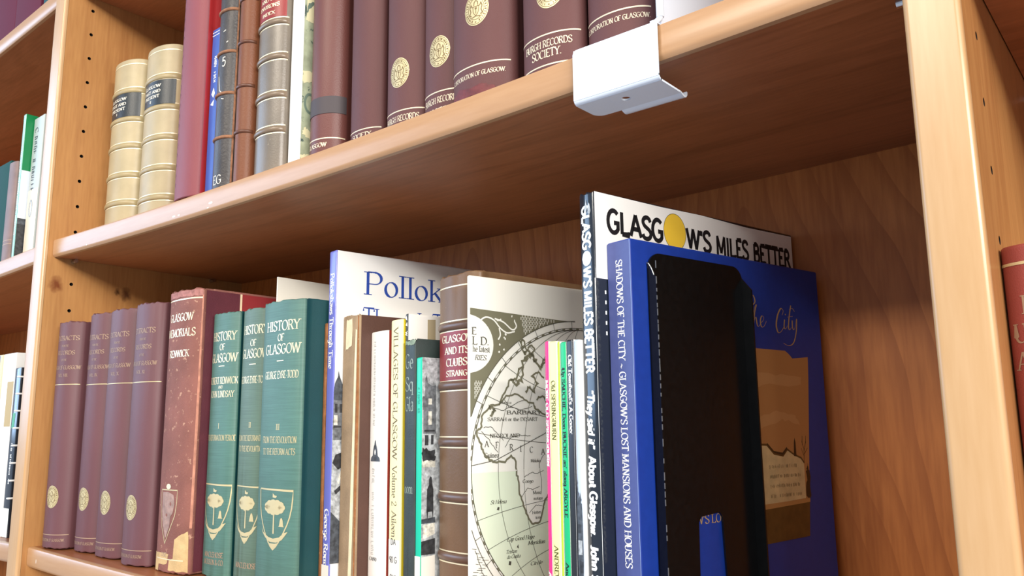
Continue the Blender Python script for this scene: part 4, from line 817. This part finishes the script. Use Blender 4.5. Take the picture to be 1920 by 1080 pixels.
# pair the slot outline with the plate outline
n = 40
def resample(P, n):
    d = [0]
    for a, b in zip(P, P[1:]): d.append(d[-1]+math.hypot(b[0]-a[0], b[1]-a[1]))
    o = []
    for k in range(n+1):
        t = d[-1]*k/n; i = max(j for j in range(len(d)) if d[j] <= t+1e-12); i = min(i, len(P)-2); f = (t-d[i])/(d[i+1]-d[i]) if d[i+1] > d[i] else 0
        o.append((P[i][0]+(P[i+1][0]-P[i][0])*f, P[i][1]+(P[i+1][1]-P[i][1])*f))
    return o
ou = outer; ar = []
for (y, z) in ou:                # nearest sensible slot point by angle
    a = math.atan2(z-.02, y-sc_y); best = None
    rs = resample(arch, 80)
    best = min(rs, key=lambda q: abs(math.atan2(q[1]-.02, q[0]-sc_y)-a)); ar.append(best)
ar[0] = arch[0]; ar[-1] = arch[-1]
rings = {}
for X in (0, T):
    rings[X] = ([pl.vert((X, y, z)) for y, z in ou], [pl.vert((X, y, z)) for y, z in ar])
    for i in range(len(ou)-1): pl.face((rings[X][0][i], rings[X][0][i+1], rings[X][1][i+1], rings[X][1][i]))
for q in (0, 1):
    for i in range(len(ou)-1): pl.face((rings[0][q][i], rings[0][q][i+1], rings[T][q][i+1], rings[T][q][i]))
pl.build('plate', ENAMEL, be, smooth=35)
for nm, y, sg in (('front_flange', 0, 1), ('rear_flange', Lb, -1)):
    f = MB(); wd = .0068 if sg > 0 else .0085; r = .006
    P = [(0, 0)]+[(0, Hb-.010+.004)]+[(wd*(1-math.cos(a)), Hb-.010+.004-.010*(1-math.sin(math.pi/2-a))) for a in [math.pi/2*k/7 for k in range(1, 8)]]+[(wd, 0)]
    f.extrude_profile(P, (y, y+sg*T), lambda p, s: (p[0], s, p[1])); fl = f.build(nm, ENAMEL, be, smooth=35)
    if sg > 0:
        wv = MB(); rq = random.Random(4)
        for k in range(46):
            z = .004+k*.0047
            if rq.random() < .8: wv.box(wd-.00018, wd+.00006, -.00005, .0006, z, z+rq.uniform(.0020, .0046))
        wv.tube([(.0002, -.0001, .2195), (.0015, -.0002, .2190), (.0035, -.0002, .2160), (.0055, -.0002, .2115)], .0004, 6)
        wv.build('worn_paint', WORN, fl)
ft = MB(); ft.box(T, .075, sy0+.0006, sy1-.0006, 0, .0011); ft.build('foot', ENAMEL, be, bevel=.0003)

# ------------------------------------------------------------------ upper shelf of the main bay
VELL = mat('cream_vellum', '#b3a27d', .45, .5, var=.10, vscale=40, bump=.12, bscale=700)
VELB = mat('cream_vellum_band', '#a8966d', .4, .5, var=.08, vscale=60)
LABK = mat('black_title_leather', '#23282a', .36, .5, var=.15, vscale=80, bump=.2, bscale=900)
LETW = mat('pale_lettering', '#e9e2cf', .5)
def vellum(label, x, y, h, bz, lab, vol, tops):
    B = Book('vellum_volume', label, 'book', 'cream vellum volumes on the upper shelf', x, y, 0, .063, h, .165, .018, VELL, upper=True, groove=.001)
    B.bands(bz, VELB, .0056, .0014, GOLDB, .0010)
    o = B.put('title_label', [(LABK, [[(-.0335, lab[0]), (.0345, lab[0]), (.0345, lab[1]), (-.0335, lab[1])]])], off=.0003)
    c = (lab[0]+lab[1])/2
    B.put('title_lettering', [(LETW, lines([('GLASGOW', c+.0062, .0034, .0310), ('PAST AND', c+.0001, .0034, .0310), ('PRESENT', c-.0058, .0034, .0290), (vol, c-.0108, .0028, None)], s0=.0015, wt=.2, thin=.1))], off=.0005, parent=o)
    B.put('gilt_line', [(GOLDB, B.rules(tops, GOLD, .0011))])
vellum('cream vellum volume nearest the left side panel of the upper shelf', .0218, .064, .2105, [.1720, .1375, .1055, .0710, .0385], (.1405, .1690), 'II', [.2045])
vellum('cream vellum volume touching the tall pinkish red book', .0967, .0665, .2075, [.1700, .1350, .1005, .0660, .0330], (.1380, .1665), 'III', [.2010])

FADED = mat('faded_rose_cloth', '#86454a', .5, .35, var=.12, vscale=18, vstretch=(1, 1, .3), bump=.3, bscale=1800)
SCAR = mat('scarlet_cloth', '#a82a2c', .45, .5, var=.06, vscale=30, bump=.15, bscale=1500)
B = Book('rose_book', 'tall faded rose cloth book with scarlet side next to cream volumes', 'book', None, .2597, .0172, 0, .0408, .285, .17, .008, FADED, upper=True, groove=.0019, side_mat=SCAR, side_at=.0003)
rr = random.Random(9); mk = []
for k in range(26):
    z = .262-k*.0098; mk += line([(-.0145+rr.uniform(-.001, .001), z), (-.0118, z-rr.uniform(.001, .003)), (-.0142, z-rr.uniform(.003, .006))], .0007)
B.put('spine_lettering', [(mat('purple_brown_ink', '#5d3142', .6), mk)])
COB = mat('cobalt_paper', '#3f5fae', .4, .5, var=.08, vscale=40)
B = Book('blue_booklet', 'short slim cobalt blue booklet between scarlet side and black leather', 'booklet', None, .3013, .0212, 0, .0131, .1632, .17, 0, COB, upper=True)
B.put('spine_lettering', [(WT, B.rules([.1595, .1565], WT, .0007, -.006, .006) + down(blurred_words(.026, .0046, 5, .18), -.001, .1350)+[[(-.003, .098), (.0005, .104), (.003, .098), (.0005, .094)], [(-.004, .088), (.002, .092), (.001, .086)]])])
BLKL = mat('black_cracked_leather', '#3d3836', .45, .5, var=.2, vscale=60, bump=.5, bscale=500, wear='#8d6a50', wscale=130, wamt=.695)
RUB = mat('rubbed_orange_leather', '#94674a', .7, .35, var=.25, vscale=200, bump=.5, bscale=500)
B = Book('black_leather_book', 'cracked black leather book with rubbed brown bands, number 5 on spine', 'book', None, .3154, .0239, 0, .0268, .268, .17, .008, BLKL, upper=True, wear=.001)
B.bands([.2125, .1712, .1300, .0900, .0484], RUB, .0030, .0016)
B.put('spine_lettering', [(LETW, text_quads('5', .0085, .0035, .1165, 'c', wt=.12, thin=.06, uni=True, serif=False)+text_quads('EG', .0080, .0015, .0055, 'c', wt=.14, thin=.06)+line([(-.0035, .108), (-.001, .094), (.002, .0915)], .0009)+line([(.001, .1505), (.0042, .1515)], .0008)+line([(.0055, .1390), (.0075, .1400)], .0008)+line([(.002, .0855), (.0055, .0845)], .0008))])
B.put('rubbed_joint', [(RUB, [ragged([(B.half-.0016, .004), (B.half-.0002, .004), (B.half-.0002, .26), (B.half-.0012, .26)], .0006, 44, 2)])], off=.0003)
TANL = mat('tan_brown_leather', '#74452c', .45, .3, var=.12, vscale=40, vstretch=(1, 1, .3), bump=.35, bscale=600)
TANB = mat('tan_brown_band', '#5f3825', .42, .5)
B = Book('brown_leather_book', 'slim tan brown leather book with dark raised bands on upper shelf', 'book', None, .3430, .0290, 0, .0210, .27, .17, .009, TANL, upper=True)
B.bands([.2180, .1760, .1340, .0923, .0495], TANB, .0032, .0013)
GREYC = mat('grey_brown_calf', '#746a5d', .34, .5, var=.14, vscale=40, bump=.2, bscale=700, wear='#aca394', wscale=110, wamt=.66)
GREYB = mat('grey_calf_band', '#7b6955', .32, .5)
B = Book('grey_leather_book', 'grey calf book with double gilt bands and red title label', 'book', None, .3648, .0346, 0, .0405, .275, .17, .010, GREYC, upper=True, groove=.001)
B.bands([.2140, .1790, .1425, .1100, .0750, .0435], GREYB, .0050, .0016, GOLDB, .0010)
o = B.put('title_label', [(REDL, [[(-.0215, .1468), (.0215, .1468), (.0215, .1740), (-.0215, .1740)]])], off=.0003)
B.put('title_lettering', [(GOLDB, lines([('GLASGOW', .1692, .0030, .0240), ('AND ITS', .1632, .0034, .0230), ('ENVIRONS', .1568, .0034, .0260), ('INDEX', .1500, .0030, .0170)], s0=.002, wt=.2, thin=.09))], off=.0005, parent=o)
MOSS = mat('mottled_celadon_print', '#aab396', .5, .4, var=.25, vscale=90, wear='#55675f', wscale=85, wamt=.56)
B = Book('white_spined_book', 'white-spined book with mottled celadon cover beside maroon banded book', 'book', None, .4062, .0365, 0, .0160, .29, .16, 0, WHITEP, upper=True, side_mat=MOSS, side_at=.001)
CRM = mat('cover_cream_motif', '#e4dfb4', .5)
B.put('cover_pattern', [(CRM, [ragged([(.003, .1400), (.013, .1400), (.013, .205), (.003, .205)], .0007, 8, 3), ragged([(.001, .082), (.0165, .088), (.0165, .097), (.001, .092)], .0012, 7, 2), ragged([(.002, .036), (.010, .034), (.014, .040), (.005, .043)], .0012, 5, 5), ragged([(.001, .012), (.008, .014), (.010, .020), (.002, .019)], .001, 5, 9)]), (mat('cover_sage_motif', '#6f8274', .5), ringq(.0095, .0655, .0065, .0095, .0024, 20)+[ragged([(.004, .1465), (.006, .152), (.0115, .158), (.0105, .160), (.005, .156), (.0035, .150)], .0005, 4, 5), ragged([(.004, .17), (.011, .175), (.0105, .178), (.0045, .174)], .0005, 4, 6)])], surf='side')

PLUM = mat('plum_brown_cloth', '#623d3b', .55, .3, var=.12, vscale=20, vstretch=(1, 1, .35), bump=.25, bscale=2200)
PLUML = mat('plum_brown_leather', '#683c36', .45, .4, var=.15, vscale=22, vstretch=(1, 1, .25), bump=.25, bscale=800, wear='#a8725f', wscale=140, wamt=.72)
LETG = mat('pale_gilt_lettering', '#e5d3b4', .42, .5, .1)
B = Book('maroon_leather_book', 'plum brown leather book with a dark band round its spine', 'book', None, .4229, .054, 0, .0388, .275, .165, .016, PLUML, upper=True, groove=.0019, wear=.001)
BAND = mat('charcoal_band', '#4b4345', .6, .4)
B.put('dark_band', [(BAND, [[(-B.half*.99, .0476), (B.half*.99, .0476), (B.half*.99, .0624), (-B.half*.99, .0624)]])], off=.0004)
B.put('lettering', [(LETG, B.rules([.0262], LETG, .0010)+lines([('GLASGOW', .0190, .0036, .0230)], wt=.2, thin=.1))])
def burgh(label, x, y, w, b, h, zs, seal, line_z, rows, name='maroon_society_volume'):
    B = Book(name, label, 'book', 'matching plum cloth society volumes on the upper shelf', x, y, 0, w, h, .165, b, PLUM, upper=True, groove=.0018)
    B.root.location.z += zs
    B.put('lettering', [(LETG, B.rules(line_z, LETG, .0009, -B.half*.85, B.half*.85)+lines(rows, s0=.0015, wt=.17, thin=.07))])
    if seal: civic_seal(B, seal[0], seal[1], .0100, .0117)
    return B
burgh('plain plum volume with no seal, beside the dark-banded leather book', .4753, .051, .0387, .010, .272, 0, None, [.0224], [('SOCIETY.', .0160, .0036, .0230)])
RECS = [('BURGH RECORDS', .0138, .0044, .0350), ('SOCIETY.', .0072, .0050, .0220)]
RECB = [('BURGH RECORDS', .0138, .0044, .0340), ('SOCIETY.', .0050, .0050, .0220)]
CORP = [('CORPORATION OF GLASGOW.', .0132, .0030, .0460)]
burgh('plum society volume with gilt seal, first sealed one from the left', .5256, .046, .042, .012, .262, 0, (.0005, .0522), [.0219], RECB)
burgh('plum society volume with gilt seal, second sealed one, partly overlapped on right', .5717, .041, .042, .012, .262, 0, (.0010, .0522), [.0221], RECB)
B = burgh('widest plum society volume with gilt seal and frayed foot', .6133, .0275, .053, .014, .262, 0, (.0035, .0600), [.0210], CORP)
B.put('frayed_foot', [(mat('exposed_oxblood_board', '#6a2b2c', .55, .45, var=.3, vscale=150, bump=.5, bscale=400), [ragged([(-.022, .0004), (.019, .0004), (.017, .0042), (.008, .0072), (-.002, .0060), (-.012, .0082), (-.022, .0048)], .0006, 6, 4)])], off=.0004)
burgh('plum society volume left of the white bracket, seal cut by the top of picture', .6754, .026, .046, .013, .262, 0, (.0050, .0500), [.0218, .0022], RECS)
burgh('plum society volume against the white bookend, last of the sealed row', .7232, .028, .0445, .013, .262, .0012, (.0060, .0560), [.0188], [('CORPORATION OF GLASGOW.', .0122, .0030, .0440)])

# white steel bookend hooked over the shelf edge
WMET = mat('white_powder_coated_steel', '#e0e9f4', .38, .5)
we = empty('hook_bookend', (.7240, 0, hshelf(.75, ZUP)))
tag(we, 'white steel bookend hooked over the front edge of the upper shelf', 'bookend')
Wc = .0548; t = .0011; yf = .0080; dz = -.0318
ap = MB()
def sheet(path, x0, x1, th_, mb, r0=0, r1=0):
    """sheet metal following a YZ path between x0 and x1"""
    n = len(path); nor = []
    for i in range(n):
        a = path[max(0, i-1)]; b = path[min(n-1, i+1)]; d = (b[0]-a[0], b[1]-a[1]); l = math.hypot(*d) or 1; nor.append((-d[1]/l, d[0]/l))
    prof = [(p[0], p[1]) for p in path]+[(p[0]+q[0]*th_, p[1]+q[1]*th_) for p, q in zip(path[::-1], nor[::-1])]
    mb.extrude_profile(prof, (x0, x1), lambda q, s: (s, q[0], q[1]))
# front apron with rounded corners
def rrect(x0, x1, z0, z1, r, n=6):
    P = []
    for cx_, cz_, a0 in ((x1-r[1], z1-r[1], 0), (x0+r[0], z1-r[0], 90), (x0+r[2], z0+r[2], 180), (x1-r[3], z0+r[3], 270)):
        rr_ = r[(1, 0, 2, 3)[(a0//90)]]
        P += [(cx_+rr_*math.cos(math.radians(a0+90*k/n)), cz_+rr_*math.sin(math.radians(a0+90*k/n))) for k in range(n+1)]
    return P
R = rrect(0, Wc, dz+.0022, .0009, (.0030, .0008, .0002, .0002))
ap.extrude_profile(R, (yf-t, yf), lambda q, s: (q[0], s, q[1])); ap.build('apron', WMET, we, smooth=35)
lp = MB(); zt = .0009
lp.box(0, Wc, yf-.0003, .060, .0003, .0003+t*.7); lp.build('top_tongue', WMET, we)
# under plate with its screw hole
up = MB(); zb0, zb1 = dz, dz+t; yb0, yb1 = yf+.0012, .0315; hx, hy, hr = .0275, .0185, .0027
xs = [0, hx-.006, hx+.006, Wc]; ysn = [yb0, hy-.006, hy+.006, yb1]
for z in (zb0, zb1):
    for i in range(3):
        for j in range(3):
            if i == 1 and j == 1: continue
            x0_, x1_, y0_, y1_ = xs[i], xs[i+1], ysn[j], ysn[j+1]
            if i == 0 and j == 2:     # rounded rear left corner
                up.poly([(x0_, y0_, z), (x1_, y0_, z), (x1_, y1_, z)]+[(x0_+.006-.006*math.sin(a), y1_-.006+.006*math.cos(a), z) for a in [math.pi/2*k/6 for k in range(7)]])
            else: up.poly([(x0_, y0_, z), (x1_, y0_, z), (x1_, y1_, z), (x0_, y1_, z)])
    oc, ic = [], []
    for k in range(16):
        a = 2*math.pi*k/16; ca, sa = math.cos(a), math.sin(a); s_ = .006/max(abs(ca), abs(sa)); oc.append(up.vert((hx+ca*s_, hy+sa*s_, z))); ic.append(up.vert((hx+hr*ca, hy+hr*sa, z)))
    for k in range(16): up.face((oc[k], oc[(k+1) % 16], ic[(k+1) % 16], ic[k]))
    if z == zb0: low = ic
    else:
        for k in range(16): up.face((low[k], low[(k+1) % 16], ic[(k+1) % 16], ic[k]))
for x in (0, Wc): up.poly([(x, yb0, zb0), (x, yb1-(.006 if x == 0 else 0), zb0), (x, yb1-(.006 if x == 0 else 0), zb1), (x, yb0, zb1)])
up.build('under_plate', WMET, we)
bd = MB(); P = [(yf-t+.0033-.0033*math.cos(a), dz+.0033-.0033*math.sin(a)) for a in [math.pi/2*k/6 for k in range(7)]]
prof = P+[(yf+.0022-.0022*math.cos(a), dz+.0033-.0022*math.sin(a)) for a in [math.pi/2*k/6 for k in range(6, -1, -1)]]
bd.extrude_profile(prof, (0, Wc), lambda q, s: (s, q[0], q[1])); bd.build('bend', WMET, we, smooth=60)
lipm = MB(); pth = [(.0310, dz+.0002), (.0330, dz-.0006), (.0352, dz-.0012), (.0374, dz-.0008), (.0388, dz+.0008), (.0392, dz+.0026)]
sheet(pth, .0165, Wc, t, lipm); lipm.build('curled_lip', WMET, we, smooth=50)
vp = MB(); vp.box(Wc-t, Wc, .0125, .135, .0009, .19); vp.build('upright_plate', WMET, we)
fl = MB(); fl.tube([(Wc+.0006, .0105, .0042), (Wc+.0008, .0105, .06), (Wc+.0008, .0105, .19)], .0021, 12); fl.tube([(Wc-.0042, .0086, .0012), (Wc-.0014, .0092, .0016), (Wc+.0004, .0100, .0032), (Wc+.0007, .0105, .0048)], .0016, 10); fl.build('rolled_edge', WMET, we, smooth=60)

# chips in the shelf edging
for sh_, spots in ((main_shelves[1], [(.2700, -.0150, .0030), (.2790, -.0152, .0022), (.3290, -.0168, .0018), (.3330, -.0130, .0034), (.0880, -.0172, .0020)]), (main_shelves[2], [(.0245, -.0118, .0014)])):
    m = MB(); z_ = ZUP if sh_ is main_shelves[1] else ZLO
    for k, (x, dz_, s_) in enumerate(spots): m.poly([(x+s_*math.cos(a)*(.4 if z_ < 0 else 1), SHELF_Y0-.00008, hshelf(x, z_)+dz_+s_*math.sin(a)*(1.6 if z_ < 0 else .33)) for a in [2*math.pi*q/9+k for q in range(9)]])
    o = cchild(m, 'edge_chip', mat('bare_chip', '#f3e9dc', .7), sh_, recalc=False)

# ------------------------------------------------------------------ right bay
OXR = mat('brick_red_cloth', '#94423b', .5, .5, var=.10, vscale=30, bump=.25, bscale=1800)
B = Book('red_book', 'brick red cloth book right of the right upright, cut by picture edge', 'book', None, .9220, .029, 0, .045, .1945, .16, .010, OXR, z=-.1308+.0002, groove=.0016)
red = []
for s_, z, h in (('HI', .1662, .0075), ('UN', .1550, .0075), ('AR', .1440, .0072), ('LI', .1362, .0050), ('IC', .1200, .0060)): red += text_quads(s_, h, {'HI': -.0170, 'UN': -.0215, 'AR': -.0215, 'LI': -.0160, 'IC': -.0200}[s_], z, 'l', wt=.14, thin=.06)
B.put('lettering', [(DIMGOLD, red), (GOLD, B.rules([.1868], GOLD, .0012))])

# ------------------------------------------------------------------ left bay
zm = .2068; zl = -.1292; zu = .5344
DPG = mat('deep_bottle_green', '#1d4a48', .75, .25); MAU = mat('dusty_mauve_cloth', '#85706c', .6, .4, var=.15, vscale=60); AQUA = mat('aqua_gloss', '#7fb7a8', .22, .5, coat=.3); GRNJ = mat('kelly_green_jacket', '#13814a', .35, .5); PGREY = mat('pale_grey_jacket', '#b9c2bd', .4, .5); IVO = mat('ivory_print', '#e6dcc4', .5)
def lb(name, label, x, w, h, z, y=.03, cm=None, side=None, D=.16, b=0): return Book(name, label, 'book', None, x, y, 0, w, h, D, b, cm, z=z, side_mat=side, side_at=.0008 if side else None)
lb('bottle_green_book', 'bottle green book at far left edge on the left bay middle shelf', -.266, .048, .150, zm, cm=DPG)
B = lb('mauve_book', 'dusty mauve book beside bottle green book on left bay middle shelf', -.2160, .027, .1425, zm, cm=MAU, b=.004)
B.put('gilt_line', [(DIMGOLD, B.rules([.035, .030], DIMGOLD, .001))])
B = lb('aqua_book', 'glossy aqua-spined book with green, white and dark jacket panels', -.1870, .0080, .2060, zm, cm=AQUA, side=GRNJ)
B.put('spine_lettering', [(WT, down(blurred_words(.115, .0042, 8, .18), -.0018, .155))])
B.put('jacket_panels', [(mat('pale_blue_white_print', '#dfe6ee', .4), [[(.0005, .063), (.150, .063), (.150, .128), (.0005, .128)]]), (gd, [[(.0005, .001), (.150, .001), (.150, .055), (.0005, .055)]]), (gs, [[(.0005, .055), (.150, .055), (.150, .063), (.0005, .063)]])], surf='side')
B = lb('grey_white_book', 'pale grey book with large lettering next to the left upright', -.1766, .0330, .2000, zm, y=.040, cm=PGREY)
B.put('ivory_panel', [(IVO, [[(-.0164, .0006), (.0164, .0006), (.0164, .100), (-.0164, .100)]]), (CARDW, [[(-.0164, .0006), (.0164, .0006), (.0164, .011), (-.0164, .011)]])], off=.0001)
B.put('spine_lettering', [(gs, down(text_quads('C', .0100, 0, 0, 'l', wt=.14, thin=.06)+blurred_words(.078, .0095, 17, .14, .012, 0, .1), -.0100, .186)), (gp, ringq(-.004, .075, .006, .012, .003, 18))], off=.0003)
lb('charcoal_book', 'narrow charcoal book wedged against the left upright, middle shelf', -.1420, .0110, .1180, zm, y=.043, cm=gs)
OXB = mat('dark_maroon_cloth', '#5b1f34', .75, .25)
lb('oxblood_book', 'dark maroon book at the very left of the top left corner', -.3650, .094, .250, zu, y=.035, cm=OXB)
lb('oxblood_book', 'dark maroon book next to the teal blue one on the top shelf', -.2705, .092, .250, zu, y=.035, cm=OXB)
lb('teal_book', 'teal blue book beside the dark maroon one on the top shelf', -.1745, .046, .250, zu, y=.037, cm=mat('teal_blue_cloth', '#24525c', .75, .25))
lb('olive_book', 'pale olive book against the left upright on the top shelf', -.1250, .060, .250, zu, y=.040, cm=mat('pale_olive_cloth', '#a3a06f', .5))
B = lb('buff_book', 'buff-spined book with blue top on the left bay lower shelf', -.2240, .0440, .2205, zl, cm=mat('buff_jacket', '#cdbf98', .5))
B.put('jacket_top', [(mat('ultramarine_print', '#2b3f98', .4), [[(-.0218, .200), (.012, .200), (.012, .2195), (-.0218, .2195)]]), (gm, down(blurred_words(.07, .005, 33), 0, .15))], off=.0001)
B = lb('white_jacketed_book', 'white book with a buff cover panel beside the comb-bound booklet', -.1785, .0400, .2205, zl, cm=WHITEP)
B.put('jacket_panel', [(mat('gold_buff_print', '#b79b5d', .5), [[(.000, .130), (.0195, .130), (.0195, .185), (.000, .185)]])], off=.0001)
cb = lb('comb_bound_booklet', 'glossy black comb-bound booklet with a white label, lower left bay', -.1365, .0190, .2010, zl, cm=GLOSSB)
cb.put('shelfmark_label', [(CARDW, [[(-.0090, .0010), (.0090, .0010), (.0090, .034), (-.0090, .034)]])])
cb.put('spine_lettering', [(mat('green_print', '#3f9a68', .4), [[(-.006, .128), (.002, .128), (.003, .146), (-.005, .146)]]), (WT, down(blurred_words(.05, .0045, 41, .18), -.002, .11))])
for k in range(8):
    r_ = MB(); z = .046+k*.0205; r_.tube([(.0190, .005, z), (.0208, .001, z), (.0206, -.0028, z), (.0182, -.0030, z), (.0178, -.0004, z)], .0011, 8); r_.build('comb_ring', WT, cb.root, smooth=60)

scene.view_layers[0].update()
